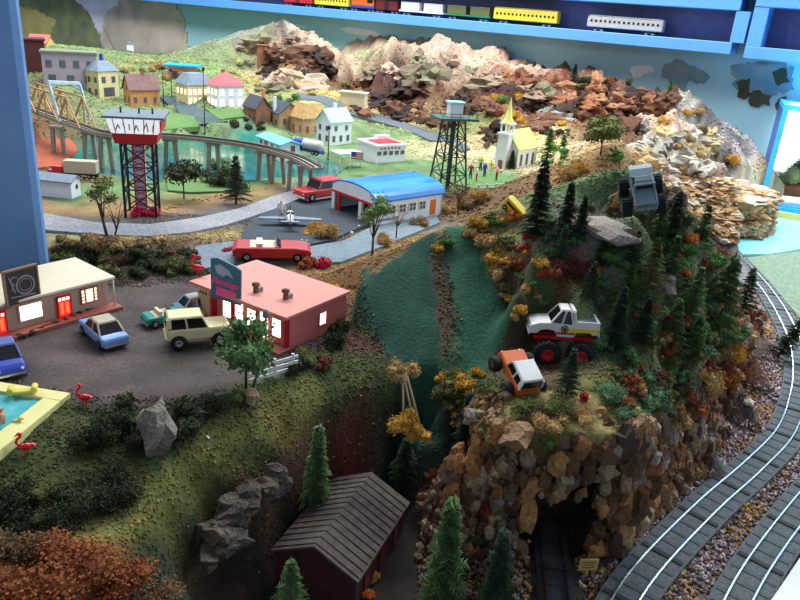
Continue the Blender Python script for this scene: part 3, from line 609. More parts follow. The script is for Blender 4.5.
# stone mass over the tunnel mouth: two piers and a roof of stones
for _ in range(900):
    x = g.uniform(8.2, 27.5); y = g.uniform(60.6, 67.5); z = g.uniform(-14, .3)
    if 15.0 < x < 22.2 and z < -8.0-.35*abs(x-18.6)+.9: continue
    if y > 63 and z < -3 and not (x < 13 or x > 24): continue
    if y > 63.5 and z < -1: continue
    if x < 12.5 and z < -9: continue
    y2 = y-(.6-z)*.06; r = g.uniform(.35, 1.25)
    sp.append((x, y2, z, r, (g.uniform(.6, 1), g.uniform(.6, .9), g.uniform(.8, 1.5))))
kk = off_track(np.array([s[0] for s in sp]), np.array([s[1] for s in sp]), 2.1); sp = [s for s, q in zip(sp, kk) if q or s[2]-s[3]*1.3 > -10.5]
rocks('rock_cliff', sp, seed=4, kind='structure', mul=.75)
# low rocky bank between gorge and tunnel
sp = []
for _ in range(330):
    t = g.random(); x = 4.5+t*7+g.uniform(-1, 1); y = 58.5+g.uniform(0, 9); z = H(x, y)
    if z > 1.5: continue
    sp.append((x, y, z+.1, g.uniform(.3, .75), (1, .8, g.uniform(.8, 1.5))))
for _ in range(110):
    x = g.uniform(6, 13); sp.append((x, 60.2+g.uniform(0, 2), g.uniform(-13.8, -3), g.uniform(.5, 1.1), (.9, .8, 1.2)))
rocks('rock_bank', sp, seed=9, kind='structure', pal=[RC[3], RC[5], RC[6], RC[1], lin((128,60,36))], mul=.8)
# cliff along the inner track
sp = []
CP = [(628,440),(655,425),(690,405),(715,380),(735,345),(752,300),(766,320),(752,360),(738,395),(722,462),(700,486),(655,520),(640,548),(618,552),(625,500)]
cpx = g.uniform
for _ in range(1500):
    a, b = cpx(615, 768), cpx(298, 554)
    if not inside(CP, np.array([a]), np.array([b]))[0]: continue
    q = on(a, b); d_ = (q-CAM).length; r = cpx(.5, 1.5)*(.8 if a > 700 else 1); sp.append((q.x-.2, q.y+.3, q.z, r, (g.uniform(.6, .95), g.uniform(.7, 1), g.uniform(.9, 1.7))))
kk = off_track(np.array([s[0] for s in sp]), np.array([s[1] for s in sp]), 3.4); sp = [s for s, q in zip(sp, kk) if q]
rocks('rock_cliff', sp, seed=6, kind='structure', mul=.72)
# stones of the gorge bank
sp = []
for px, py, y in [(235,520,53.6),(250,500,55.5),(262,487,57),(225,540,52),(240,510,54.5),(215,545,51),(275,478,58.5),(230,528,53)]:
    for _ in range(5):
        q = aty(px+g.uniform(-9, 9), py+g.uniform(-9, 9), y); sp.append((q.x, q.y, q.z, g.uniform(.7, 1.4), (1.3, .8, .7)))
rocks('rock_bank', sp, seed=12, kind='structure', pal=[lin((104,92,84)), lin((84,72,64)), lin((112,94,78))])
# single boulders
def boulder(px, py, r, label, rgb, sq=(1,.8,1), n=1, sink=.3, cat='rock', grp=None):
    q = on(px, py); pal = [lin(rgb)]; sp = [(0, 0, r*(sq[2]-sink), r, sq)]
    for k in range(n-1): sp.append((g.uniform(-r, r), g.uniform(-r*.5, r*.5), r*.3, r*.55, sq))
    o = rocks('boulder', sp, label, cat, seed=int(px+py), pal=pal, group=grp); o.location = q*U; return o
boulder(158, 448, 2.38, 'large pale grey boulder at the near edge of the motel parking lot', (142,130,116), (.78,.7,1.12))
boulder(252, 402, .95, 'small tan rocks at the foot of the green shrub by the white fence', (168,140,108), (1,.8,1), 3)
boulder(608, 234, 2.38, 'wide grey lichen-streaked rock on the upper part of the right hill', (166,152,138), (1.8,1.1,.45))
boulder(624, 244, 1.5, 'rounded tan rock below the wide grey rock on the hill', (150,124,104), (1,.8,.9))
boulder(666, 292, 1.5, 'pale pinkish boulder half hidden among firs on the hill', (196,176,170), (.8,.8,1))
boulder(676, 205, 1.3, 'brown speckled rock just below the tilted grey monster truck', (130,104,92), (1,.8,1), 3)
boulder(481, 440, 1.0, 'orange brown stone at the gorge edge left of the rock tunnel', (150,110,80))
boulder(516, 437, 2.0, 'broad tan slab topping the cliff below the orange truck', (160,124,86), (1.3,.9,.5))
boulder(748, 404, .9, 'whitish loose stone on gravel beside the inner railway track', (206,190,170), (1.2,.8,.6))
boulder(745, 352, 1.3, 'brown rock at hill foot where inner track bends', (132,108,90), (.8,.8,1.2))
# far rocky mountains: rugged stones and cave hollows
def scatter(name, boxes, pal, seed, rr=(2, 5)):
    g = random.Random(seed); sp = []
    for (a, b, c, d, n) in boxes:
        for _ in range(n):
            q = on(g.uniform(a, b), g.uniform(c, d), 150); r = g.uniform(*rr)
            q.z -= r*.5
            if q.y > wall_y(q.x)-9: continue
            sp.append((q.x, q.y, q.z, r, (g.uniform(1, 2.2), .8, g.uniform(.5, 1.0))))
    return rocks(name, sp, seed=seed, pal=pal, kind='structure')
BR = [lin(c) for c in ((96,60,42),(74,46,34),(116,76,54),(56,38,30))]; PK = [lin(c) for c in ((176,150,128),(150,126,108),(132,116,94),(128,124,96))]
scatter('brown_mountain', [(272,322,44,78,20),(350,440,84,122,30),(440,475,90,125,12),(478,570,92,140,34),(560,650,92,135,34)], BR, 21, (1.8, 4.6))
scatter('pale_mountain', [(250,300,34,50,5),(258,320,72,88,8),(372,398,60,78,3),(392,470,56,76,7),(480,590,72,90,9)], PK, 22, (2.5, 6))
scatter('white_outcrop', [(630,715,125,172,46),(520,575,105,118,10)], [lin(c) for c in ((206,196,180),(176,166,150),(196,170,120),(150,140,130))], 24, (1.6, 3.4))
scatter('orange_mountain', [(495,530,68,84,10),(540,600,80,100,12),(590,680,92,105,12)], [lin(c) for c in ((146,92,62),(166,116,82),(120,78,54))], 23, (2.5, 4.5))
# round sandstone ledge beside the frozen lake
c = Vector((85, 209, 0)); sp = []
m = MB(); pr = [(c.x+20*math.cos(t)*(1+.06*math.sin(3*t)), c.y+18*math.sin(t)) for t in np.linspace(0, 2*PI, 40, endpoint=False)]
for _ in range(420):
    t = g.uniform(PI*.9, 2.15*PI); z = g.uniform(-13.6, -3.4); rr = 1-(z+13.6)*.006; sp.append((c.x+20*math.cos(t)*rr, c.y+18*math.sin(t)*rr, z, g.uniform(1, 2.3), (1.3, .9, .45)))
for _ in range(160):
    t = g.uniform(0, 2*PI); r_ = g.random()**.5; sp.append((c.x+19*r_*math.cos(t), c.y+17*r_*math.sin(t), -3.2, g.uniform(1.5, 3), (1.3, 1.1, .35)))
rocks('sandstone_ledge', sp, seed=31, kind='structure', pal=[lin(q) for q in ((186,146,98),(164,126,84),(198,172,136),(184,172,158),(138,100,66))])
tag(m.prism(pr, -14, -3.6, axis='z').build('sandstone_base', mat('sandstone', (196,160,112), rough=.95, var=.3, scale=60, bump=.5)), kind='structure')
sp = []; CP = [(650,176),(742,178),(744,242),(716,236),(690,214),(655,198)]
for _ in range(900):
    a, b = g.uniform(650, 745), g.uniform(170, 242)
    if inside(CP, np.array([a]), np.array([b]))[0]: q = on(a, b, 120); sp.append((q.x, q.y, q.z-.4, g.uniform(1, 2.4), (1.4, .9, .4)))
rocks('sandstone_ledge', sp, seed=33, kind='structure', pal=[lin(q) for q in ((186,146,98),(164,126,84),(198,172,136),(184,172,158),(138,100,66))])

# ---------------------------------------------------------------- plants
def needle_tree(h, rad, seed, nlev=16, nb=13, droop=.35):
    g = random.Random(seed); m = MB()
    for l in range(nlev):
        t = (l+.3)/nlev; z = h*(.08+.9*t); r = rad*(1-t)**.85*g.uniform(.85, 1.1)+.06
        for b in range(nb):
            a = 2*PI*(b+g.random()*.8)/nb+l; d = Vector((math.cos(a), math.sin(a), 0)); e = Vector((-d.y, d.x, 0)); L = r*g.uniform(.55, 1.2); N = 5; zj = g.uniform(-.5, .5)*h/nlev
            for k in range(N):
                s0 = L*(k/N)*.9+.05; p = d*s0+Vector((0, 0, z+zj-droop*s0*s0/max(r, .3)*.6)); w_ = .16*h/8+.06
                for sd in (-1, 1):
                    tip = p+d*(L/N*1.5)+e*sd*w_*2.2+Vector((0, 0, -w_*g.uniform(0, 1.4))); m.poly([p-d*.04, p+d*w_*.7+Vector((0,0,w_*.4)), tip], [(0,1,2)])
    m.poly([(0.1,0,h*.95),(-.05,.09,h*.95),(-.05,-.09,h*.95),(0,0,h*1.04)], [(0,1,3),(1,2,3),(2,0,3)]); return m
FM = {}
def leafmat(n, rgb, rgb2): return mat('leaf_'+n, rgb, rough=.9, scale=120, rgb2=rgb2).name
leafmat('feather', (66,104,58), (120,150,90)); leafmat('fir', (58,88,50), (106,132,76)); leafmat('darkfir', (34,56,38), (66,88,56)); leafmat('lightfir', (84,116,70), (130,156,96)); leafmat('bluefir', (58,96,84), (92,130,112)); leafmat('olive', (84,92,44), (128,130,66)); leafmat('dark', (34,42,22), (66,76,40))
leafmat('gold', (180,128,38), (226,176,70)); leafmat('rust', (120,58,28), (170,96,48)); leafmat('red', (170,30,26), (206,56,40)); leafmat('crimson', (170,14,46), (214,40,80)); leafmat('straw', (160,124,72), (206,170,108)); leafmat('green', (60,104,46), (104,146,70)); leafmat('brown', (96,70,44), (130,98,62)); leafmat('wine', (92,42,34), (132,70,54)); leafmat('pale', (176,176,120), (214,206,150)); leafmat('orange', (206,100,40), (230,140,60))
CN = {}
def conifer(base, top, kind, label, group=None, lean=0, wide=.27, ground=None):
    """base / top: where foot and tip are seen"""
    q = ground if ground is not None else on(*base); dd = (q-CAM).length; h = abs(base[1]-top[1])/FPX*dd/math.cos(math.atan2(CAM.z-q.z, q.y))*1.02
    v = (kind, round(wide, 1), (base[0]+base[1]) % 2)
    if v not in CN:
        a = needle_tree(8, 8*wide, len(CN)+3, nlev=15 if wide <= .3 else 12).build('foliage', 'leaf_'+kind, fix=False); b = MB().tube((0,0,-.3), (0,0,7.8), .2, .05, 6).build('trunk', 'trunk_brown'); CN[v] = (a.data, b.data); bpy.data.objects.remove(a); bpy.data.objects.remove(b)
    t = thing('fir_tree', q-Vector((0, 0, .1)), label, 'tree', rz=(base[0]*1.7) % 6, group=group, rot=(0, R(lean), (base[0]*.01) % 6 if not lean else 0), sc=h/8)
    for n_, me in zip(('foliage', 'trunk'), CN[v]):
        o = bpy.data.objects.new(n_, me); COL.objects.link(o); o.parent = t
    return t
def cluster(m, c, r, n, s, g, sq=(1,1,1)):
    for _ in range(n):
        u = Vector((g.gauss(0,1), g.gauss(0,1), g.gauss(0,1))).normalized(); rr = r*g.uniform(.55, 1.05); p = Vector((c[0]+u.x*rr*sq[0], c[1]+u.y*rr*sq[1], c[2]+u.z*rr*sq[2]))
        a = Vector((g.gauss(0,1), g.gauss(0,1), g.gauss(0,1))).normalized()*s; b = a.cross(Vector((g.gauss(0,1), g.gauss(0,1), g.gauss(0,1)))).normalized()*s*.8
        m.poly([p-a, p+b, p+a, p-b], [(0,1,2,3)])
BU = {}
def bush(px, py, wpx, kind, label, group=None, hgt=.8, pos=None, name='bush', fine=False):
    q = pos if pos is not None else on(px, py+wpx*.25); dd = (q-CAM).length; r = wpx/2/FPX*dd*1.3; fine = r > 2.3; v = (kind, int(px+py) % 3, fine)
    if v not in BU:
        g = random.Random(v[1]*7+1); m = MB()
        for k in range(9):
            a = g.random()*6.28; rr = g.uniform(.1, .62); c = (math.cos(a)*rr, math.sin(a)*rr, g.uniform(.15, .62)); m.lump(c, .3 if not fine else .2, (1,1,.9), seed=k, sub=1, amp=.3); cluster(m, c, .36, 60 if not fine else 300, .075 if not fine else .036, g)
        o = m.build(name, 'leaf_'+kind, fix=False); BU[v] = o.data; bpy.data.objects.remove(o)
    o = bpy.data.objects.new(name, BU[v]); COL.objects.link(o); o.location = (q-Vector((0, 0, r*.12)))*U; o.scale = (r, r, r*hgt*1.25); o.rotation_euler[2] = px*.37; tag(o, label, 'bush', group); return o
def tree(px, py, pytop, wpx, kind, label, name='leafy_tree', cat='tree', low=.6, nb=6, trunk='trunk_brown', bare=False, group=None, ground=None, dens=60, lean=(0,0)):
    q = ground if ground is not None else on(px, py); dd = (q-CAM).length; s = dd/FPX; h = (py-pytop)*s*1.03; w_ = wpx*s/2; g = random.Random(int(px*3+py))
    t = thing(name, q-Vector((0, 0, .15)), label, cat, group=group); m = MB(); f = MB(); top = Vector((lean[0], lean[1], h*.55)); m.tube((0,0,0), top, h*.018+.04, h*.012+.03, 6)
    for k in range(nb):
        a = 2*PI*k/nb+g.random(); e = Vector((math.cos(a)*w_*g.uniform(.35, .75), math.sin(a)*w_*g.uniform(.35, .75), h*g.uniform(low, .95))); s0 = top*g.uniform(.55, 1); m.tube(s0, e+Vector((lean[0], lean[1], 0))*.6, h*.009+.03, .03, 5)
        for _ in range(2): e2 = e+Vector((g.uniform(-w_, w_)*.4, g.uniform(-w_, w_)*.4, h*g.uniform(.02, .15))); m.tube(e, e2, .04, .02, 4)
        if not bare:
            c = e*1.0+Vector((lean[0], lean[1], 0))*.6; rr = w_*g.uniform(.5, .66); f.lump(c, rr*.6, (1,1,.8), seed=k, sub=1, amp=.3); cluster(f, c, rr, int(dens*1.8), rr*.13, g, (1,1,.85))
    m.build('trunk', trunk, t)
    if not bare: f.build('foliage', 'leaf_'+kind, t, fix=False)
    else:
        if kind:
            for _ in range(70): cluster(f, (g.uniform(-w_, w_)*.7, g.uniform(-w_, w_)*.5, h*g.uniform(.5, 1)), .15, 3, .1, g)
            f.build('foliage', 'leaf_'+kind, t, fix=False)
    return t
# firs: right hill
F_ = [((534,240),(527,163),'darkfir','tall dark fir on the hill skyline right of the yellow vehicle',.22),
((563,240),(570,184),'darkfir','slender dark fir on the hill left of the wide grey rock',.2),
((578,242),(583,197),'darkfir','thin low fir close to the wide grey rock, leaning right of a slender fir',.2),
((560,262),(556,225),'fir','short mossy fir below the two slender dark firs',.34),
((655,248),(653,203),'fir','medium fir on hill below the grey monster truck',.32),
((646,300),(657,243),'olive','yellowish green fir in the middle of the right hill',.34),
((668,285),(664,238),'fir','dense fir right of the yellowish green fir on the hill',.34),
((699,250),(699,207),'fir','small full fir near the right edge of the hilltop',.34),
((716,332),(712,262),'fir','largest feathery fir near the right edge of the hill',.36),
((742,312),(739,272),'darkfir','dark fir at the right edge of the hill above railway track',.34),
((690,318),(687,270),'lightfir','light green fir behind the dense firs of the right hill',.32),
((668,352),(668,302),'fir','feathery fir at the middle right of hill above the green slope',.36),
((690,360),(694,318),'fir','low fir in front of the largest feathery fir',.36),
((612,352),(616,290),'darkfir','dark narrow fir right of the white monster truck',.22),
((640,345),(640,300),'darkfir','dark fir right of the narrow fir, mid slope',.3),
((632,268),(622,232),'darkfir','small dark fir under the wide grey rock',.34),
((588,300),(584,262),'darkfir','dim fir standing just behind the white monster truck',.3),
((626,300),(632,262),'fir','olive fir behind the dark firs in the centre of the hill',.32),
((778,356),(797,312),'darkfir','lone dark fir leaning right beside the inner railway track',.2),
((566,396),(568,350),'darkfir','dark little fir between orange truck and white monster truck wheel',.26),
((463,458),(466,396),'darkfir','dark narrow fir in the gorge left of orange truck',.24),
((724,300),(728,262),'fir','fir between the largest feathery fir and the dark edge fir',.32),
((600,268),(596,236),'darkfir','small dark fir left below the rounded tan rock',.3),
((668,250),(676,196),'darkfir','dark fir just right below the grey monster truck',.22)]
for b_, t_, k_, l_, w_ in F_: conifer(b_, t_, k_, l_, lean=(20 if b_[0] == 778 else 0), wide=w_)
G = lambda a, b, z=-14: atz(a, b, z)
conifer((440,612),(437,522),'fir','big drooping green fir at the bottom centre beside wooden shed', wide=.2, ground=G(440,612))
conifer((492,612),(500,545),'darkfir','dark fir at the bottom right of the big drooping fir', wide=.22, ground=G(492,612))
conifer((434,500),(433,462),'darkfir','narrow dim fir right behind the wooden shed roof', wide=.24, ground=G(434,520))
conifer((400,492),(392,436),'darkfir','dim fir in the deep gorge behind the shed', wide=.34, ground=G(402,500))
conifer((318,512),(313,440),'lightfir','shaggy green fir against the gorge bank left of shed roof', wide=.18, ground=aty(316,507,61.5))
conifer((290,622),(287,572),'fir','small fir at the bottom edge left of the wooden shed', wide=.3, ground=G(290,622,-11))
conifer((548,162),(541,126),'green','green fir right beside the white church', wide=.34, ground=atz(546,166,1))
conifer((556,164),(550,134),'green','second green fir further right of the white church', wide=.34, ground=atz(560,166,1))
conifer((511,168),(511,150),'darkfir','tiny dark cypress in front of the church wall', wide=.26, ground=atz(511,169,1))
conifer((236,204),(240,160),'darkfir','dark brown green cone tree on the road bank by the trestle', wide=.3, ground=atz(236,202,.4))
conifer((572,92),(571,68),'darkfir','dark fir high on the far rocky mountain', wide=.32, ground=on(572,90))
conifer((668,96),(661,80),'green','fir on the far mountain rim near the painted trees', wide=.4, ground=on(668,98))
# leafy and bare trees
tree(184, 197, 162, 34, 'dark', 'round dark green tree on the lawn left of dark conifer bushes', ground=atz(184,198,.4), nb=8)
tree(110, 246, 172, 26, 'olive', 'twisted tree with sparse olive leaves in front of red tower', ground=atz(110,247,.8), lean=(-1.2,0), nb=5)
tree(126, 232, 184, 30, None, 'bare grey branching tree beside the twisted olive tree', bare=True, ground=atz(112,245,.8), nb=7, lean=(1.5,0))
tree(372, 258, 198, 30, 'lightfir', 'loose pale green tree standing in front of the hangar', ground=atz(372,257,.4), nb=8, dens=50)
tree(394, 240, 205, 26, 'straw', 'dry tan branching tree at the right corner of the hangar', bare=True, ground=on(396,240), nb=8)
tree(460, 212, 178, 34, 'straw', 'dry straw coloured bush tree under the green lattice tower', bare=True, ground=aty(458,214,108), nb=9)
tree(246, 388, 318, 54, 'feather', 'bright green feathery shrub tree by white fence and pink building', ground=on(246,388), nb=18, dens=46, low=.2)
tree(262, 380, 325, 60, 'green', 'open green twiggy shrub leaning over white fence', bare=True, ground=on(252,388), nb=9, lean=(1,0))
tree(598, 158, 124, 36, 'olive', 'round olive tree in front of the far brown cliffs', ground=on(600,156), nb=9)
tree(410, 440, 345, 56, 'gold', 'golden tree hanging over the gorge with pale forked trunk', ground=aty(410,446,68.0), nb=5, trunk='trunk_pale', dens=90) if False else None
mat('trunk_pale', (190,160,120), rough=.8)
q1 = aty(403, 372, 67); q2 = aty(410, 428, 64); t = thing('golden_tree', q2, 'golden yellow lichen tree toppled over the gorge with forked pale trunk', 'tree')
m = MB(); o1 = q1-q2; m.tube(o1, (-.7,0,.2), .14, .1, 6); m.tube(o1+Vector((.3,0,0)), (1.3,.2,-.6), .14, .1, 6); m.tube(o1, (.4,-.3,.6), .1, .08, 6); m.build('trunk', 'trunk_pale', t)
f = MB(); gg = random.Random(2)
for k in range(13): c = (gg.uniform(-1.9,1.9), gg.uniform(-1.2,1), gg.uniform(-1.6,1.3)); f.lump(c, .55, seed=k, amp=.3); cluster(f, c, .8, 90, .13, gg)
f.build('foliage', 'leaf_gold', t, fix=False); f = MB()
for k in range(10): c = tuple(o1+Vector((gg.uniform(-1.3,1.3), gg.uniform(-1,.8), gg.uniform(-1.2,1.9)))); f.lump(c, .45, seed=k, amp=.3); cluster(f, c, .7, 80, .12, gg)
f.build('foliage', 'leaf_straw', t, fix=False)
for px, py in ((40,183),):
    pass
# bushes with their own look
B_ = [(136,212,16,'crimson','crimson bush at the left foot of the red tower'),(152,212,16,'crimson','crimson bush at the right foot of the red tower'),(118,425,44,'dark','tallest dark mossy bush between the pool and grey boulder'),(90,440,40,'dark','dark bush left of the tallest dark bush near the pool'),(128,400,22,'dark','little dark bush on the near lot edge left of the boulder'),(140,442,26,'dark','dark bush in the shade left against the grey boulder'),
(190,408,34,'dark','dark low bush right of the grey boulder'),(216,404,34,'dark','dark low bush between boulder and the feathery green shrub'),(184,425,30,'dark','shadowed bush just right below the grey boulder'),(236,396,22,'moss2','mossy bush at the foot of the feathery green shrub'),
(310,350,34,'olive','olive bush against the corner of the pink building'),(330,340,30,'dark','dark green bush under the lit window of the pink building'),(296,365,24,'dark','dark bush behind the white fence'),(322,362,20,'wine','purple brown bush right of white fence'),(338,325,20,'dark','bush at far right corner of pink building'),
(70,550,84,'rust','large rusty orange lichen mound at the bottom left'),(30,575,90,'rust','rusty brown lichen mound in the bottom left corner'),(110,575,70,'rust','rusty mound right of the large orange mound at the bottom'),(60,590,70,'brown','dark brown mound on the bottom edge at left'),(150,590,60,'brown','brown tangle at the bottom edge beside the gorge bank'),
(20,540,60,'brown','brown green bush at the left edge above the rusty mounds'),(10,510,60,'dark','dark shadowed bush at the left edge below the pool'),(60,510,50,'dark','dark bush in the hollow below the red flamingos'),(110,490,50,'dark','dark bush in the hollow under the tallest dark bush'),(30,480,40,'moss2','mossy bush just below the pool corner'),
(327,233,28,'straw','straw bush on the island between runway and taxiway'),(313,228,24,'gold','golden straw bush left part of the taxiway island'),(385,240,24,'straw','straw bush behind the pale green tree'),(305,262,20,'rust','rusty bush right of the red open car'),(322,262,20,'crimson','crimson bush behind the pink building'),(333,287,22,'gold','golden bush at back right corner of the pink roof'),
(246,247,18,'crimson','crimson flower bush at the left end of the red open car'),(228,250,12,'crimson','tiny crimson bush behind the sign of the pink building'),(197,258,12,'crimson','crimson bush at the left end of pink roof'),
(232,180,34,'dark','dark green round bush beside the trestle piers'),(215,178,30,'dark','dark leafy bush on the left of the round bush'),(222,165,24,'fir','taller dark bush behind the pair by the trestle'),
(450,370,30,'olive','olive bush on the slope below the second green ridge'),(466,382,26,'gold','yellow bush left of the orange truck'),(478,372,16,'gold','small bright yellow bush nearest the orange truck hood'),(446,392,26,'moss2','mossy bush above the gorge left of the orange truck'),(440,376,14,'gold','small golden tuft above the golden tree'),
(478,222,22,'gold','golden bush at the top of the yellow ridge'),(486,240,26,'straw','straw bush on the yellow ridge upper part'),(492,256,24,'gold','golden bush midway down the yellow ridge'),(500,272,20,'straw','straw bush lower on the yellow ridge'),(508,262,14,'gold','small yellow bush beside the ridge gully'),(470,232,16,'straw','straw tuft just right of the green peak'),(438,247,12,'gold','small yellow tuft just under the green peak'),(446,242,16,'green','bright green tuft just under the green peak'),
(518,262,20,'rust','rusty bush left below the tallest skyline fir'),(514,214,16,'orange','orange bush under the yellow vehicle'),(530,236,14,'red','bright red bush at the foot of the tallest skyline fir'),(524,247,12,'red','second red bush lower left of the first'),(526,252,12,'gold','yellow bush under the red bushes'),(540,262,16,'gold','golden bush right of the ridge gully'),
(565,268,34,'wine','wide reddish brown bush above the white monster truck'),(582,272,28,'wine','reddish brown bush at the right end of the wide one'),(548,272,22,'rust','rusty bush at the left end of the reddish ones'),(598,276,14,'green','light green bush right of the reddish brown bushes'),(520,308,16,'gold','yellow bush at the nose of the white monster truck'),
(600,270,12,'orange','orange bush near the light green one'),(689,238,18,'orange','orange and tan bush on hill right of the grey truck'),(700,232,18,'fir','dark green bush next to the orange and tan bush'),(722,258,28,'wine','reddish bush at the right edge of the hill above the track'),(706,262,16,'rust','rusty bush at the right edge left of the reddish bush'),(682,272,14,'orange','orange bush between firs on the hill'),(647,312,14,'rust','red brown bush between firs mid hill'),
(660,356,8,'orange','tiny orange bush on the green slope below the firs'),(618,369,8,'orange','tiny yellow orange bush right of the white truck wheels'),(585,396,12,'red','small red brown bush at cliff edge below the white truck'),(612,385,40,'hillgreen','broad green moss mound on the hill front'),(640,378,44,'hillgreen','widest green mound at the front of the hill'),(660,395,36,'hillgreen','green mound right of the widest one'),(630,405,36,'hillgreen','green mound at the cliff top in the middle'),
(560,398,40,'olive','olive grass clump at the cliff top below the white truck'),(530,402,36,'olive','olive clump at the cliff top below the orange truck'),(585,410,36,'straw','straw clump over the right part of tunnel cliff'),(548,415,36,'straw','straw clump hanging over the tunnel cliff'),(516,412,26,'olive','olive clump at the left of the tunnel cliff top'),(545,440,20,'green','green clump growing down the tunnel cliff face'),
(690,400,30,'rust','rusty brown bush on the cliff by the inner track'),(706,380,34,'straw','straw coloured bush hanging on the cliff by the track'),(722,368,34,'rust','large rusty bush hanging above the track gravel'),(730,352,26,'gold','golden olive bush above the large rusty bush'),(742,330,24,'straw','straw bush at the right edge of the hill'),(750,312,20,'rust','rusty tuft at the far right edge of the hill'),(675,420,26,'straw','straw tuft on the cliff left of the rusty bush'),(640,425,20,'gold','golden tuft on the cliff front'),(740,372,22,'rust','rusty bush overhanging the gravel by the bend'),
(720,330,28,'hillgreen','green mound right of the largest feathery fir'),(700,345,30,'hillgreen','green mound below the feathery firs'),(735,325,24,'hillgreen','green mound at the right rim of the hill'),
(566,172,22,'straw','straw bush on the sandy hill road'),(578,168,18,'gold','golden straw bush at right of the sandy hill road'),(640,185,20,'green','green bush at the left of grey monster truck'),(626,192,22,'fir','dark bush left below grey monster truck'),(560,246,18,'dark','dark shadowed bush between firs'),(610,345,16,'dark','dark bush right of the white truck'),
(478,196,24,'straw','dry straw bush on the skyline left of the yellow vehicle'),(462,202,22,'tan2','tan bush on the skyline right of the green peak'),(446,208,18,'straw','straw bush on the skyline at the green peak'),(420,222,20,'tan2','tan bush on the skyline left of the green peak'),(436,206,20,'straw','dry bush behind the green peak'),
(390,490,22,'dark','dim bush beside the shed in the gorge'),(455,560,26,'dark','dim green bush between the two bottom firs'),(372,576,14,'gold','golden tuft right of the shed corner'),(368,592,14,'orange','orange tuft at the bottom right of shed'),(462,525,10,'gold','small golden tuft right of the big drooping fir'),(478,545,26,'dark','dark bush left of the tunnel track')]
leafmat('moss2', (70,78,36), (110,112,56)); leafmat('hillgreen', (70,104,66), (104,134,88)); leafmat('tan2', (130,104,70), (170,140,96))
for px, py, w_, k_, l_ in B_: bush(px, py, w_, k_, l_, hgt=.5 if k_ in ('hillgreen','olive') or (w_ > 34 and k_ != 'dark') else .85)
# scrub behind the motel and bushes of the town: alike within each group
gg = random.Random(44)
for k in range(46): bush(gg.uniform(56, 190), gg.uniform(244, 272), gg.uniform(14, 24), gg.choice(['dark','brown','dark','moss2']), 'dark scrub bush on the bank between the cream motel and the gravel road', 'scrub bushes behind the motel', pos=None)
for k in range(16): bush(gg.uniform(56, 190), gg.uniform(236, 246), gg.uniform(10, 18), 'straw' if k % 2 else 'tan2', 'straw bush along the near edge of the gravel road', 'straw bushes along the gravel road')
for k in range(9): bush(28+k*4.5, 322-k*2.6, 9, 'dark', 'low dark hedge bush in front of the cream motel', 'hedge bushes of the cream motel', pos=Vector(atz(22+k*8.5, 338-k*3.2, 0)))
def farb(n, box, kinds, label, grp, wr):
    for k in range(n): bush(gg.uniform(box[0], box[1]), gg.uniform(box[2], box[3]), gg.uniform(*wr), gg.choice(kinds), label, grp)
def inpoly(n, poly, kinds, label, grp, wr, seed):
    g2 = random.Random(seed); c = 0
    while c < n:
        a, b = g2.uniform(380, 770), g2.uniform(200, 440)
        if inside(poly, np.array([a]), np.array([b]))[0]: bush(a, b, g2.uniform(*wr), g2.choice(kinds), label, grp, hgt=.7); c += 1
inpoly(60, [(590,255),(700,225),(735,280),(745,320),(700,390),(640,410),(600,360),(580,300)], ['hillgreen','moss2','hillgreen','green'], 'low green moss bush among the firs on the right hill', 'green moss bushes among the hill firs', (16,28), 1)
inpoly(34, [(640,300),(735,300),(750,340),(720,400),(660,420),(620,400)], ['rust','straw','brown','wine'], 'brown autumn bush on the steep right side of the hill', 'autumn bushes on the steep side of the hill', (12,24), 2)
inpoly(30, [(474,215),(500,215),(530,270),(545,300),(515,330),(500,290)], ['gold','straw','brown','moss2','green'], 'small autumn bush on the gully side right of the green ridges', 'small bushes along the gully', (10,18), 3)
inpoly(26, [(540,200),(620,190),(700,215),(690,260),(600,262),(545,250)], ['hillgreen','moss2','brown','green'], 'low bush near the wide grey rock high on the hill', 'low bushes high on the hill', (10,20), 4)
inpoly(16, [(440,365),(500,385),(490,440),(450,425)], ['olive','brown','moss2','straw'], 'brown green bush above the gorge left of the orange truck', 'bushes above the gorge', (14,24), 5)
farb(26, (70,250,60,84), ['pale','green','straw'], 'pale green bush on the far slope above the town', 'bushes on the far town slope', (8,16))
farb(20, (250,350,84,112), ['green','olive','straw'], 'bush on the far slope below the brown mountain', 'bushes below the brown mountain', (7,13))
farb(16, (480,600,95,125), ['gold','straw','rust','green'], 'autumn bush at the foot of the far brown cliffs', 'bushes under the far cliffs', (9,16))
farb(10, (560,640,64,90), ['dark','rust','brown'], 'dark bush along the far mountain rim', 'bushes on the far mountain rim', (8,13))
farb(14, (640,740,110,170), ['gold','straw','brown'], 'golden scrub on the pale rocks behind the lake', 'scrub on the pale rocks', (9,17))
farb(10, (230,262,118,128), ['dark'], 'dark garden bush in front of the brick houses', 'garden bushes by the brick houses', (6,9))
farb(12, (520,620,148,170), ['green','pale'], 'green bush along the sandy road right of the church', 'bushes by the sandy road', (8,14))
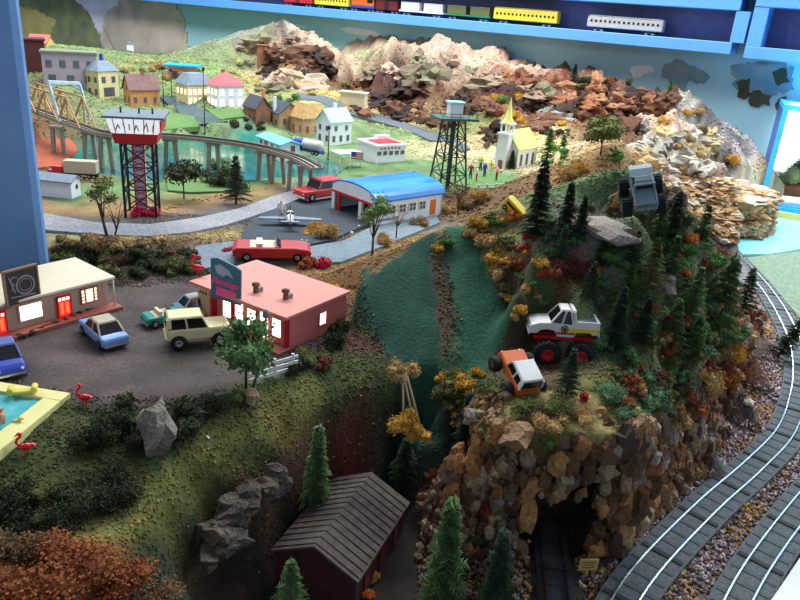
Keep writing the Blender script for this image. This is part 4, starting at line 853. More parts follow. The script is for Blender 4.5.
# ---------------------------------------------------------------- buildings
mat('roof_cream', (240,222,190), rough=.6, var=.05, scale=20); mat('wall_beige', (196,160,140), rough=.7, var=.08, scale=30); mat('kerb_red', (170,92,80), rough=.8); mat('pink_wall', (226,122,116), rough=.55, var=.05); mat('pink_roof', (232,150,134), rough=.6, var=.05, scale=12); mat('peach_wall', (250,206,160), rough=.6)
mat('shingle', (92,78,70), rough=.85, var=.3, scale=120, bump=.5); mat('barn_red', (84,36,38), rough=.85, var=.3, scale=90); mat('roof_hblue', (30,130,220), rough=.3, var=.12, scale=18, coat=.3); mat('wall_white', (232,232,234), rough=.6, var=.04); mat('teal_sign', (70,120,140), rough=.5); mat('sign_pink', (222,70,130), rough=.5, emit=.15); mat('sign_brown', (66,50,46), rough=.7); mat('sign_frame', (150,112,84), rough=.6)
mat('stone_brown', (150,98,70), rough=.85, var=.3, scale=80); mat('stone_tan', (196,158,120), rough=.85, var=.2, scale=80); mat('orange_brick', (206,140,88), rough=.85, var=.15, scale=80); mat('lav_wall', (166,156,168), rough=.8, var=.1); mat('pale_yellow', (232,216,164), rough=.8); mat('roof_dark', (62,66,78), rough=.8, var=.2); mat('roof_rose', (190,96,100), rough=.8, var=.15); mat('roof_mint', (168,214,206), rough=.7); mat('roof_plum', (120,88,84), rough=.8, var=.2); mat('roof_sky', (110,180,214), rough=.5); mat('roof_straw', (190,150,96), rough=.9, var=.25, scale=90); mat('roof_greenyellow', (206,210,120), rough=.7); mat('roof_slate', (120,134,150), rough=.7, var=.15); mat('concrete', (150,142,130), rough=.9, var=.2); mat('yellow_trim', (214,196,110), rough=.7); mat('peeled_red', (190,30,40), rough=.5, var=.2, scale=30); mat('roof_grey', (110,122,130), rough=.7); mat('light_lattice', (120,126,110), rough=.8); mat('mid_window', (90,96,104), rough=.2, coat=.3); mat('bright_sky_roof', (40,160,214), rough=.5)
def dirz(c, a): return math.atan2(a.y-c.y, a.x-c.x)
def roofmesh(kind, lx, ly, h, rh, o=.4):
    m = MB(); x0, x1, y0, y1 = -o, lx+o, -o, ly+o
    if kind == 'flat': m.box(x0, x1, y0, y1, h, h+rh)
    elif kind == 'gx':      # ridge along x
        m.poly([(x0,y0,h),(x1,y0,h),(x1,y1,h),(x0,y1,h),(x0,ly/2,h+rh),(x1,ly/2,h+rh),(x0,y0,h-.25),(x1,y0,h-.25),(x1,y1,h-.25),(x0,y1,h-.25),(x0,ly/2,h+rh-.3),(x1,ly/2,h+rh-.3)],
               [(0,1,5,4),(3,4,5,2),(6,10,11,7),(9,8,11,10),(0,4,10,6),(4,3,9,10),(1,7,11,5),(5,11,8,2),(0,6,7,1),(3,2,8,9)])
    elif kind == 'gy':
        m.poly([(x0,y0,h),(x1,y0,h),(x1,y1,h),(x0,y1,h),(lx/2,y0,h+rh),(lx/2,y1,h+rh),(x0,y0,h-.25),(x1,y0,h-.25),(x1,y1,h-.25),(x0,y1,h-.25),(lx/2,y0,h+rh-.3),(lx/2,y1,h+rh-.3)],
               [(0,4,5,3),(1,2,5,4),(6,9,11,10),(7,10,11,8),(0,6,10,4),(4,10,7,1),(3,5,11,9),(5,2,8,11),(0,3,9,6),(1,7,8,2)])
    elif kind in ('hip', 'mansard'):
        k = .42 if kind == 'hip' else .2; ix, iy = lx*k, ly*k
        m.poly([(x0,y0,h),(x1,y0,h),(x1,y1,h),(x0,y1,h),(ix,iy,h+rh),(lx-ix,iy,h+rh),(lx-ix,ly-iy,h+rh),(ix,ly-iy,h+rh)], [(0,1,5,4),(1,2,6,5),(2,3,7,6),(3,0,4,7),(4,5,6,7),(0,3,2,1)])
    elif kind == 'barrel':  # axis along x
        n = 12; pr = []
        for i in range(n+1): t = PI*i/n; pr.append((ly/2-(ly/2+o)*math.cos(t), h+rh*math.sin(t)**.8 if 0 < i < n else h))
        inn = [(a, b-.3) for a, b in pr][::-1]; m.prism(pr+inn, x0, x1, axis='x')
    return m
def walls(kind, lx, ly, h, rh, z0=0, doorway=None):
    m = MB()
    if kind == 'gx': m.prism([(0,z0),(ly,z0),(ly,h),(ly/2,h+rh-.3),(0,h)], 0, lx, axis='x')
    elif kind == 'gy': m.prism([(0,z0),(lx,z0),(lx,h),(lx/2,h+rh-.3),(0,h)], 0, ly, axis='y')
    else: m.box(0, lx, 0, ly, z0, h)
    return m
def win(t, side, u, z, w_, h_, mt='mid_window', name='window', lx=None, ly=None, frame=None, out=.08):
    """side R: the wall y=0, u along x; side L: the wall x=0, u along y"""
    def slab(e, d): 
        m = MB()
        return m.box(u-w_/2-e, u+w_/2+e, -out-d, .05, z-e, z+h_+e) if side == 'R' else m.box(-out-d, .05, u-w_/2-e, u+w_/2+e, z-e, z+h_+e)
    o = slab(0, .04).build(name, mt, t)
    if frame: 
        m = MB(); e = .13
        for (a, b, c, d) in ((u-w_/2-e, u-w_/2, z-e, z+h_+e), (u+w_/2, u+w_/2+e, z-e, z+h_+e), (u-w_/2, u+w_/2, z-e, z), (u-w_/2, u+w_/2, z+h_, z+h_+e)):
            m.box(a, b, -out-.1, .05, c, d) if side == 'R' else m.box(-out-.1, .05, a, b, c, d)
        m.build('window_frame', frame, o)
    return o
def house(px, py, lx, ly, h, kind, rh, wm, rm, label, rz=30, z=None, wr=(), wl=(), chim=None, chm='stone_brown', name='model_house', cat='house', wmat='mid_window', door=None, o=.4, group=None):
    c = on(px, py) if z is None else atz(px, py, z); t = thing(name, c, label, cat, rz=R(rz), group=group)
    walls(kind, lx, ly, h, rh, -2).build('wall', wm, t); roofmesh(kind, lx, ly, h, rh, o).build('roof', rm, t)
    for (n, z_, w_, h_) in wr:
        for i in range(n): win(t, 'R', lx*(i+.5)/n, z_, w_, h_, wmat)
    for (n, z_, w_, h_) in wl:
        for i in range(n): win(t, 'L', ly*(i+.5)/n, z_, w_, h_, wmat)
    if chim: 
        for (cx, cy, cz) in chim: MB().box(cx-.4, cx+.4, cy-.4, cy+.4, h, cz).build('chimney', chm, t)
    if door: win(t, door[0], door[1], 0, door[2], door[3], door[4], 'door', out=.12)
    return t
# cream motel
dirc = R(53); C_ = Vector((-37.0, 84.0, 0)); xd = Vector((math.cos(dirc), math.sin(dirc), 0)); L_ = 30; t = thing('motel_building', C_-xd*L_, 'cream roofed motel with red doors and lit windows at the left', 'building', rz=dirc)
MB().box(0, L_, 0, 7.6, -.3, 4.0).build('wall', 'wall_beige', t, bev=.05); MB().box(-.3, L_+.5, -1.1, 8.4, 4.0, 4.35).build('roof', 'roof_cream', t, bev=.08)
MB().box(-1, L_+.8, -1.9, 0, 0, .45).build('kerb', 'kerb_red', t, bev=.05); MB().tube((L_+.3, -.8, .4), (L_+.3, -.8, 4.0), .12).build('post', 'cream', t)
def fac(px, py): q = atz(px, py, 0); return (q-(C_-xd*L_)).dot(xd)
for px in (20, 74): 
    u = L_-(115-px)*.142; d = win(t, 'R', u, .5, 1.5, 2.5, 'lit_red', 'door', out=.12, frame='red_paint'); m = MB()
    for s in (-.33, .33): m.box(u+s-.2, u+s+.2, -.2, -.15, .8, 2.3)
    m.build('door_panel', mat('panel_orange', (255,110,60), emit=.8), d); m = MB()
    for s in (-.5, 0, .5): m.box(u+s-.14, u+s+.14, -.2, -.15, 2.55, 2.85)
    m.build('door_glass', 'lit_window', d)
u = L_-(115-46)*.142; win(t, 'R', u, 1.3, 2.5, 1.8, 'lit_window', frame='cream'); u = L_-(115-97)*.142; w1 = win(t, 'R', u, 1.45, 2.0, 1.7, 'lit_window_dim', frame='kerb_red'); m = MB()
for s in (-.55, .55): m.box(u+s-.08, u+s+.08, -.22, -.1, 1.45, 3.15)
for k in range(3):
    for s in (-.85, .85): m.box(u+s-.28, u+s+.28, -.2, -.1, 1.8+k*.42, 1.88+k*.42)
m.build('glazing_bar', 'kerb_red', w1); win(t, 'R', L_-(115+5)*.142, 1.4, 1.4, 1.7, 'lit_window', frame='cream')
u = L_-(115-39)*.142; sg = thing('roof_sign', C_-xd*(L_-u)+Vector((-xd.y, xd.x, 0))*-.9+Vector((0, 0, 4.36)), 'square brown framed motel sign with a ring emblem on the cream roof', 'sign', rz=dirc+.12)
MB().box(-1.9, 1.9, -.12, .12, -.6, 3.6).build('board', 'sign_brown', sg); m = MB()
for (a, b, c, d) in ((-2.05,2.05,3.5,3.7),(-2.05,2.05,-.65,-.45),(-2.05,-1.85,-.6,3.6),(1.85,2.05,-.6,3.6)): m.box(a, b, -.2, .2, c, d)
m.build('frame', 'sign_frame', sg)
def ring(m, c, r, w_, y0=-.2, y1=-.12, n=24, mt=None, a0=0, a1=2*PI):
    vs = []; fs = []
    for i in range(n+1):
        t_ = a0+(a1-a0)*i/n
        for rr in (r, r-w_):
            for y in (y0, y1): vs.append((c[0]+rr*math.cos(t_), y, c[1]+rr*math.sin(t_)))
    for i in range(n): k = 4*i; fs += [(k, k+4, k+6, k+2), (k+1, k+3, k+7, k+5), (k, k+1, k+5, k+4), (k+2, k+6, k+7, k+3)]
    return m.poly(vs, fs, mt)
m = MB(); ring(m, (.35, 1.6), 1.15, .2); ring(m, (.35, 1.6), .75, .08); ring(m, (-.9, 2.4), .45, .12, a0=.5, a1=4.6); ring(m, (-1.0, 1.5), .35, .1, a0=1, a1=5); m.bar((-1.5,-.16,2.9),(-.9,-.16,.9), .12, .1); m.bar((-1.5,-.16,.5),(1.4,-.16,.25), .1, .12); m.build('emblem', mat('emblem_grey', (150,130,134), rough=.6), sg)
# pink motel
cp = atz(289, 350, 0); rp = R(57); t = thing('motel_building', cp, 'pink flat-roofed building with glowing doors beside the parking lot', 'building', rz=rp)
LX, LY = 10.6, 15.6; MB().box(0, LX, 0, LY, -.3, 4.1).build('wall', 'pink_wall', t, bev=.05); MB().box(-.9, LX+.3, -.3, LY+.6, 4.1, 4.5).build('roof', 'pink_roof', t, bev=.08)
w1 = win(t, 'R', LX*.55, 1.5, 1.1, 1.5, 'lit_window', frame='pink_wall'); m = MB()
m.box(LX*.55-.04, LX*.55+.04, -.2, -.1, 1.5, 3.0)
for k in (1.9, 2.3, 2.65): m.box(LX*.55-.5, LX*.55+.5, -.2, -.1, k, k+.06)
m.build('glazing_bar', 'pink_wall', w1)
for u in (1.9, 6.0, 10.2): win(t, 'L', u, 1.2, 1.3, 2.2, 'lit_window', frame='peach_wall')
for u in (4.0, 8.2): win(t, 'L', u, .3, 1.1, 3.2, 'lit_window', 'door_glass')
for u in (0.3, 4.9, 9.1): win(t, 'L', u, .1, .6, 3.9, 'red_paint', 'door', out=.15)
for u in (12.6,): win(t, 'L', u, .3, .9, 3.2, 'red_paint', 'door')
MB().box(-.1, .05, 13.4, 15.5, .1, 4.0).build('end_panel', 'peach_wall', t); m = MB()
for k in (-.5, 0, .5): m.box(-.2, -.08, 14.5+k-.12, 14.5+k+.12, 3.0, 3.3)
m.build('vent', 'wood_brown', t)
MB().box(-2, 0, -.3, LY+.5, 0, .3).build('walkway', 'kerb_red', t)
# its roof sign
def local(t, p): return t.location/U+Matrix.Rotation(t.rotation_euler[2], 3, 'Z') @ Vector(p)
sg = thing('roof_sign', local(t, (-.7, 9.6, 4.5)), 'teal roof sign with pink script lettering on the pink building', 'sign', rz=rp-PI/2+.1)
MB().prism([(-2.4,-.9),(2.2,-.9),(2.3,3.6),(1.6,3.9),(-1.2,4.4),(-2.3,4.1)], -.12, .12).build('board', 'teal_sign', sg)
def text(s, size, mt, parent, loc, name='lettering', rx=90, shear=.2, ext=.03):
    cu = bpy.data.curves.new(name, 'FONT'); cu.body = s; cu.size = size*U; cu.extrude = ext*U; cu.shear = shear; cu.align_x = 'CENTER'; o = bpy.data.objects.new(name, cu); COL.objects.link(o)
    bpy.context.view_layer.update(); me = bpy.data.meshes.new_from_object(o.evaluated_get(bpy.context.evaluated_depsgraph_get())); bpy.data.objects.remove(o)
    me.materials.clear(); me.materials.append(MATS[mt]); q = bpy.data.objects.new(name, me); COL.objects.link(q); q.parent = parent; q.location = Vector(loc)*U; q.rotation_euler = (R(rx), 0, 0); return q
text('Flamingo', 1.15, 'sign_pink', sg, (-.05, -.17, 1.1), ext=.06)
m = MB(); m.prism([(-1.6,-.4),(1.7,-.4),(1.5,.6),(-1.4,.7)], -.17, -.12); m.build('pink_panel', 'sign_pink', sg)
m = MB(); m.prism([(-1.7,3.3),(-.8,3.7),(.6,3.2),(1.2,2.3),(.2,2.6),(-.4,2.2),(-1.3,2.5)], -.17, -.12); m.build('white_scroll', mat('sign_pale', (190,200,210), rough=.6), sg)
for i_, (lx_, ly_) in enumerate(((2.2, 7.6), (3.2, 3.6))):
    q = local(t, (lx_, ly_, 4.5)); k = thing('roof_vent', q, ['brown lump of rooftop machinery beside the teal sign', 'small brown rooftop vent nearest the near corner of the pink roof'][i_], 'vent', rz=rp)
    MB().lathe([(.35,0),(.3,.8),(.5,.9),(.5,1.2),(0,1.35)], 10).build('pipe', 'wood_brown', k); MB().box(-.2, 1.0, -.3, .3, 0, .55).build('box', 'concrete', k, bev=.06)
# wooden shed in the gorge
cs = atz(356, 580, -10.4); t = thing('wooden_shed', (cs.x, cs.y, -14), 'dark wooden shed with weathered shingle roof in the deep gorge', 'shed', rz=R(69.5))
walls('gx', 12, 8.4, 3.6, 2.2, -.3).build('wall', 'barn_red', t); m = roofmesh('gx', 12, 8.4, 3.8, 2.3, .4); m.build('roof', 'shingle', t); m = MB()
for k in range(13): 
    for s in (0, 1): x_ = .1+k*.95; m.bar((x_, -.3 if s == 0 else 8.7, 3.95), (x_, 4.2, 6.15), .12, .08)
m.build('roof_batten', 'shingle', t)
for u in (2.6, 6.2, 9.6): win(t, 'R', u, .8, 1.3, 2.0, mat('shed_door', (120,44,44), rough=.8), 'shutter', frame='barn_red')
# hangar
ch = atz(374, 224, .5); t = thing('aircraft_hangar', (ch.x, ch.y, .5), 'white hangar with bright blue curved roof beside the runway', 'hangar', rz=R(43)); LX, LY = 17.5, 13.0
m = MB(); m.box(0, LX, 0, .4, -.5, 4.2); m.box(0, LX, LY-.4, LY, -.5, 4.2); m.box(LX-.4, LX, 0, LY, -.5, 4.6); m.build('wall', 'wall_white', t); roofmesh('barrel', LX, LY, 4.2, 2.3, .3).build('roof', 'roof_hblue', t)
n = 12; pr = [(LY/2-(LY/2)*math.cos(PI*i/n), 4.2+2.0*math.sin(PI*i/n)**.8) for i in range(n+1)]; MB().prism(pr+[(LY-.2,3.7),(.2,3.7)], -.25, .1, axis='x').build('gable_panel', 'wall_white', t)
m = MB(); m.box(-.35, 0, .1, LY-.1, 3.35, 3.8); m.build('red_trim', 'red_paint', t); 
for y_ in (0, 3.6, LY-.9): MB().box(-.3, .3, y_, y_+.9, -.5, 3.9).build('post', 'wall_white', t)
MB().box(-.34, .1, LY-2.6, LY-2.1, -.4, 3.5).build('red_post', 'red_paint', t)
for u in (4.2, 6.8, 9.4, 12.0): w1 = win(t, 'R', u, 1.5, 1.6, 1.5, 'mid_window', frame='white_paint'); m = MB(); m.box(u-.04, u+.04, -.16, 0, 1.5, 3.0); m.box(u-.8, u+.8, -.16, 0, 2.2, 2.28); m.build('glazing_bar', 'white_paint', w1)
win(t, 'R', 15.0, 0, 1.4, 3.0, 'paint_orange', 'door'); MB().box(.8, 6, -.03, .03, .2, .8).build('base_stripe', 'roof_slate', t)
MB().box(5, 7.2, 1.2, 3.0, 5.1, 5.6).build('skylight', 'roof_hblue', t)
# diner, station, sheds
t = house(376, 161, 9, 9, 3.6, 'flat', .5, 'wall_white', 'wall_white', 'white diner with a red roof stripe behind the hangar', rz=36, z=1.2, wr=((5, 1.4, 1.1, 1.0),), name='diner', cat='building'); MB().box(1, 8.2, 1, 6.5, 4.1, 4.35).build('roof_stripe', 'peeled_red', t); MB().box(4.5, 8.5, 6.8, 8.6, 4.1, 5.1).build('roof_unit', 'wall_white', t)
m = MB(); 
for k in range(6): ring(m, (1.5+k*1.1, 3.1), .25, .1, y0=-.14, y1=-.02)
m.build('lettering', 'peeled_red', t)
cc_ = atz(346, 165, .6); t = thing('gas_canopy', (cc_.x, cc_.y, .6), 'flat grey green canopy on posts left of the white diner', 'canopy', rz=R(36)); MB().box(-3.5, 3.5, -2.6, 2.6, 3.0, 3.4).build('roof', 'roof_mint', t)
for a_ in (-3, 3): 
    for b_ in (-2, 2): MB().tube((a_, b_, -.6), (a_, b_, 3), .15).build('post', 'wall_white', t)
t = house(281, 155, 5.4, 13, 2.6, 'gy', 1.0, 'wall_white', 'roof_sky', 'low white station with light blue roof by the trestle', rz=38, z=1.0, wl=((4, .9, 1.2, 1.0),), name='station_building', cat='building', o=.6); win(t, 'L', 8.5, .4, 1.8, 1.8, 'paint_orange', 'door'); win(t, 'R', 3.4, .2, 1.2, 2.0, 'wood_brown', 'door')
t = house(72, 198, 3.2, 14, 3.0, 'gy', 1.1, 'wall_white', 'roof_slate', 'long white shed with pale blue roof next to the blue pillar', rz=84, z=.3, name='garden_shed', cat='shed'); win(t, 'R', 1.9, 1.4, .6, .8, 'black_paint')
# town
house(100, 99, 7.5, 8, 8, 'mansard', 2.6, 'pale_yellow', 'roof_slate', 'tall corner house with blue top and cream walls left of brown roofed house', rz=64, wr=((2, 4.6, 1.4, 1.8), (1, .6, 4, 2.6)), wl=((3, 4.6, 1, 1.6), (3, 1.0, 1, 1.8)), chim=((6, 5, 12.5), (3, 6, 11.5)), chm='paint_blue')
house(131, 107, 9, 6, 5, 'gx', 4.4, 'orange_brick', 'roof_plum', 'orange brick house with steep plum roof right above the red tower', rz=40, wr=((3, 1.2, .9, 1.6),), wl=((2, 1.2, .9, 1.6), (1, 4.6, .9, 1.4)), chim=((5, 3, 11),))
house(188, 107, 8.5, 7, 6.5, 'mansard', 3.2, 'pale_yellow', 'roof_slate', 'pale yellow mansard house between the street and the pink roofed house', rz=46, wr=((5, 3.6, .9, 1.6), (5, .8, .9, 1.8)), wl=((3, 3.6, .9, 1.6),), wmat='lit_window_dim')
house(218, 110, 9, 7, 7, 'hip', 3.6, 'wall_white', 'roof_rose', 'white veranda house with rose pink roof', rz=42, wr=((3, 4.2, 1, 1.7), (3, 1, 1.4, 1.9)), wl=((3, 4.2, 1, 1.7), (3, 1, 1.2, 1.9)), wmat='lit_window_dim', chim=((4, 4, 11.5),))
house(256, 125, 5, 8, 4.6, 'gy', 3.4, 'stone_brown', 'roof_dark', 'brown brick house with dark gabled roof, left of the white chimney', rz=40, wr=((1, 1.2, .9, 2.2),), wl=((3, 1, .9, 1.4),), chim=((4.6, 4, 10),), chm='orange_brick')
house(279, 129, 7.5, 7, 4.4, 'gy', 3.2, 'stone_tan', 'roof_dark', 'tan stone house with dark gable, right of the white chimney', rz=40, wr=((2, 1.4, 1, 1.6),), wl=((2, 1, 1, 1.4),), chim=((.4, 3.4, 9),), chm='wall_white')
house(303, 137, 9, 7, 5.2, 'mansard', 4.2, 'stone_tan', 'roof_straw', 'tan house under a big straw brown roof in the town', rz=42, wr=((3, 1.2, 1, 1.9),), wl=((2, 1.2, 1, 1.9),), wmat='stone_brown')
house(330, 146, 8, 6, 6.5, 'gx', 3.4, 'wall_white', 'roof_mint', 'white house with pale mint roof behind the blue tanker truck', rz=48, wr=((3, 1, 1, 1.7), (2, 4, 1, 1.4)), wl=((2, 1, 1, 1.7), (2, 4, .9, 1.4)), chim=((4.4, 3.5, 11.2),), chm='wall_white')
house(44, 84, 15, 7, 9, 'flat', .6, 'lav_wall', 'light_lattice', 'long lavender grey factory behind the trestle truss', rz=22, wr=((4, 5, 1.6, 2), (3, .6, 2, 2.2)), name='factory_building', cat='building')
house(26, 74, 6, 8, 10, 'flat', .5, 'barn_red', 'barn_red', 'dark red factory block between the pillar and lavender factory', rz=28, name='factory_building', cat='building')
house(28, 50, 6, 10, 2.5, 'gx', 2.6, 'yellow_trim', 'kerb_red', 'far house with salmon red roof at the upper left', rz=10)
house(168, 80, 9, 6, 4.5, 'flat', .5, 'paint_pink', 'bright_sky_roof', 'small pink shop with bright blue flat roof up the street', rz=8, wr=((2, .8, 1.6, 2.2),), name='model_shop', cat='building', o=1.2)
house(127, 50, 3.4, 3.4, 3, 'hip', 1.6, 'wall_white', 'roof_slate', 'tiny white cottage high on the far town slope', rz=20)
house(258, 70, 4.4, 3.4, 9, 'flat', .3, 'stone_brown', 'stone_brown', 'square brown stone block against the brown mountain', rz=20, name='stone_tower', cat='tower')
house(340, 101, 8.5, 3.2, 3, 'flat', .3, 'cream', 'cream', 'cream trailer parked on the far hill below the brown mountain', rz=-14, name='trailer', cat='trailer')
# church
cc_ = atz(516, 169, 1.0); t = thing('church', cc_-Vector((0,0,.4)), 'white church with yellow green steeple on the church lawn', 'church', rz=R(52)); walls('gx', 10, 7, 5.4, 4.2, -.5).build('nave', 'wall_white', t); roofmesh('gx', 10, 7, 5.4, 4.6, .4).build('roof', 'roof_greenyellow', t)
m = MB(); m.box(-2.6, .6, 2, 5, -.5, 9.0); m.box(-2.9, .9, 1.7, 5.3, 9.0, 9.4); m.build('tower', 'wall_white', t); m = MB()
for a_ in (-2.3, .1): 
    for b_ in (2.3, 4.5): m.box(a_, a_+.35, b_, b_+.35, 9.4, 11.6)
m.box(-2.6, .7, 2.0, 5.1, 11.6, 12.0); m.build('belfry', 'wall_white', t); MB().lathe([(1.7,12.0),(.9,13.4),(0,18.6)], 8, (-.95, 3.55, 0)).build('steeple', 'roof_greenyellow', t)
for u in (2, 5, 8): win(t, 'R', u, 1, 1, 3, 'mid_window')
win(t, 'L', 1.1, 1, .8, 2.6, 'mid_window'); MB().box(-2.75, -2.5, 2.9, 4.1, -.3, 2.4).build('door', 'wood_brown', t)
# red control tower
cb = atz(143, 214, 0); t = thing('control_tower', cb, 'red and white tower on black legs standing by the gravel road', 'tower', rz=R(12)); m_ = []
for a_ in (-1, 1):
    for b_ in (-1, 1): MB().bar((a_*2.6, b_*2.4, -.3), (a_*2.6, b_*2.4, 13.2), .42, .42).build('leg', 'black_paint', t)
m = MB()
for k in range(3):
    z0, z1 = 1+k*4, 5+k*4
    for s in (-1, 1): m.bar((-2.6, s*2.4, z0), (2.6, s*2.4, z1), .2, .2); m.bar((2.6, s*2.4, z0), (-2.6, s*2.4, z1), .2, .2); m.bar((s*2.6, -2.4, z0), (s*2.6, 2.4, z1), .2, .2); m.bar((-2.6, s*2.4, z1), (2.6, s*2.4, z1), .2, .2); m.bar((s*2.6, -2.4, z1), (s*2.6, 2.4, z1), .2, .2)
m.build('brace', 'black_paint', t); m = MB(); m.box(-.9, .9, -.8, .8, 0, 13); m.build('lift_shaft', 'wall_white', t); m = MB()
for k in range(12): m.bar((-.95, -.95, .6+k*1.05), (.95, -.95, 1.3+k*1.05), .14, .14); m.bar((-.95, -.95, 1.3+k*1.05), (.95, -.95, .6+k*1.05), .14, .14)
for s in (-1, 1): m.bar((s*.95, -.95, 0), (s*.95, -.95, 13), .18, .18)
m.build('lattice', 'red_paint', t)
def frus(a, b, z0, z1, mt, nm, dy=.92): MB().poly([(s*a, q*a*dy, z0) for s, q in ((-1,-1),(1,-1),(1,1),(-1,1))]+[(s*b, q*b*dy, z1) for s, q in ((-1,-1),(1,-1),(1,1),(-1,1))], [(0,1,2,3),(7,6,5,4),(0,4,5,1),(1,5,6,2),(2,6,7,3),(3,7,4,0)]).build(nm, mt, t)
frus(3.4, 3.75, 13.2, 15.0, 'red_paint', 'cabin_base'); frus(3.76, 4.4, 15.0, 17.6, mat('added_glow_glazing', (250,246,244), emit=.45, var=.1, scale=90).name, 'cabin_glazing'); MB().box(-5.0, 5.0, -4.5, 4.5, 17.6, 17.95).build('roof', 'roof_grey', t)  # faint glow added to the white panes, which tilt down and would look dark
m = MB(); g = random.Random(8)
for s in (-3, -1.5, 0, 1.5, 3): m.bar((s, -3.55, 15.05), (s*1.12, -4.05, 17.5), .12, .12)
for k in range(9): a_ = -3+k*.75; m.bar((a_, -3.72+.0, 15.6+g.uniform(-.2,.4)), (a_+g.uniform(-.4,.5), -3.98, 16.7+g.uniform(-.3,.3)), .16, .1)
m.build('mullion', 'sign_brown', t)
for a_ in (-2.6, .4, 2.6): MB().tube((a_, 0, 17.9), (a_, 0, 18.9), .16).build('antenna', 'black_paint', t)
MB().prism([(4.2,15.2),(4.5,17.5),(4.2,17.5)], -4, 4).build('corner_trim', 'red_paint', t)
# green lattice tower
cb = atz(447, 190, .2); t = thing('lattice_tower', cb, 'dark green lattice tower with a small cabin behind the hangar', 'tower', rz=R(20)); m = MB()
for a_ in (-1, 1):
    for b_ in (-1, 1): MB().bar((a_*3.4, b_*3.4, -.6), (a_*1.9, b_*1.9, 16), .32, .32).build('leg', 'tower_green' if 'tower_green' in MATS else mat('tower_green', (38,66,56), rough=.7), t)
for k in range(4):
    z0, z1 = k*4, k*4+4; f0, f1 = 3.4-1.5*z0/16, 3.4-1.5*z1/16
    for s in (-1, 1): m.bar((-f0, s*f0, z0), (f1, s*f1, z1), .18, .18); m.bar((f0, s*f0, z0), (-f1, s*f1, z1), .18, .18); m.bar((s*f0, -f0, z0), (s*f1, f1, z1), .18, .18); m.bar((-f1, s*f1, z1), (f1, s*f1, z1), .18, .18); m.bar((s*f1, -f1, z1), (s*f1, f1, z1), .18, .18)
m.build('brace', 'tower_green', t); MB().bar((0,0,0), (0,0,16), .8, .8).build('shaft', 'tower_green', t); MB().box(-4.6, 4.6, -3.4, 3.4, 16, 16.5).build('platform', mat('platform_green', (70,100,88), rough=.8), t); m = MB()
for s in (-1, 1): m.bar((-4.6, s*3.4, 17.5), (4.6, s*3.4, 17.5), .12, .12); m.bar((s*4.6, -3.4, 17.5), (s*4.6, 3.4, 17.5), .12, .12)
for a_ in range(-4, 5, 2): 
    for s in (-1, 1): m.bar((a_, s*3.4, 16.4), (a_, s*3.4, 17.5), .1, .1)
m.build('railing', 'tower_green', t); MB().box(-1.5, 1.5, -1.2, 1.2, 16.5, 19.4).build('cabin', 'wall_white', t, bev=.1); MB().box(1.5, 2.0, -1.2, 1.2, 17, 19).build('cabin_door', 'paint_maroon', t); MB().box(-1.8, 1.9, -1.5, 1.5, 19.4, 19.8).build('cabin_roof', 'roof_mint', t)
# trestle viaduct across the river
DP = [atz(a, b, 7.2) for a, b in ((20,104),(60,119),(100,132),(140,136),(160,135),(208,139),(256,146),(296,157),(318,168))]; o0 = DP[0].copy(); P = spline([(p.x-o0.x, p.y-o0.y, 0) for p in DP], 2)
t = thing('railway_viaduct', o0, 'brown railway trestle crossing the teal river on concrete piers', 'bridge'); ribbon(P, (-1.6, 1.6), -.5, 0).build('deck', 'concrete', t)
for s in (-.7, .7): ribbon(P, (s-.1, s+.1), 0, .3).build('rail', 'rail_dark', t)
for s in (-1.6, 1.6): ribbon(P, (s-.1, s+.1), 0, .3).build('parapet', 'concrete', t)
for a, b in ((56,124),(88,130),(104,134),(170,137),(213,141),(264,149),(278,152),(295,159),(306,164)):
    q = atz(a, b, 7.0)-o0; hb = H(q.x+o0.x, q.y+o0.y)-7.2-.4; m = MB(); m.bar((q.x-.9, q.y, -.7), (q.x-1.3, q.y, hb), .8, .8); m.bar((q.x+.9, q.y, -.7), (q.x+1.5, q.y, hb), .8, .8); m.bar((q.x-1.6, q.y, -.9), (q.x+1.6, q.y, -.9), 1.1, .6); m.build('pier', 'concrete', t)
TQ = [(atz(a, b, 7.2)-o0) for a, b in ((22,105),(44,113),(66,121),(88,128))]
for s in (-1.9, 1.9):
    m = MB(); up = Vector((0, 0, 6.2)); d_ = (TQ[-1]-TQ[0]).normalized(); nn = Vector((-d_.y, d_.x, 0))*s
    for i in range(3):
        a, b = TQ[i]+nn, TQ[i+1]+nn; mid = (a+b)/2+up; m.bar(a, mid, .35, .35); m.bar(mid, b, .35, .35); m.bar((a+b)/2, mid, .25, .25)
        if i < 2: m.bar(mid, (TQ[i+1]+TQ[i+2])/2+nn+up, .35, .35)
    m.build('truss', mat('truss_wood', (176,136,92), rough=.8), t)
m = MB()
a, b = atz(60,122,7.2)-o0, atz(90,120,7.2)-o0; a2, b2 = a+Vector((-1.8,0,9)), b+Vector((-1.8,0,8.5)); m.bar(a, a2, .55, .55); m.bar(b, b2, .45, .45); m.bar(a2, b2, .7, .7); m.bar(a2+Vector((0,0,-1.4)), a2+(b2-a2)*.3, .35, .35); m.bar(b2+Vector((0,0,-1.2)), b2+(a2-b2)*.3, .35, .35); m.build('portal_frame', mat('portal_white', (206,224,232), rough=.6), t)
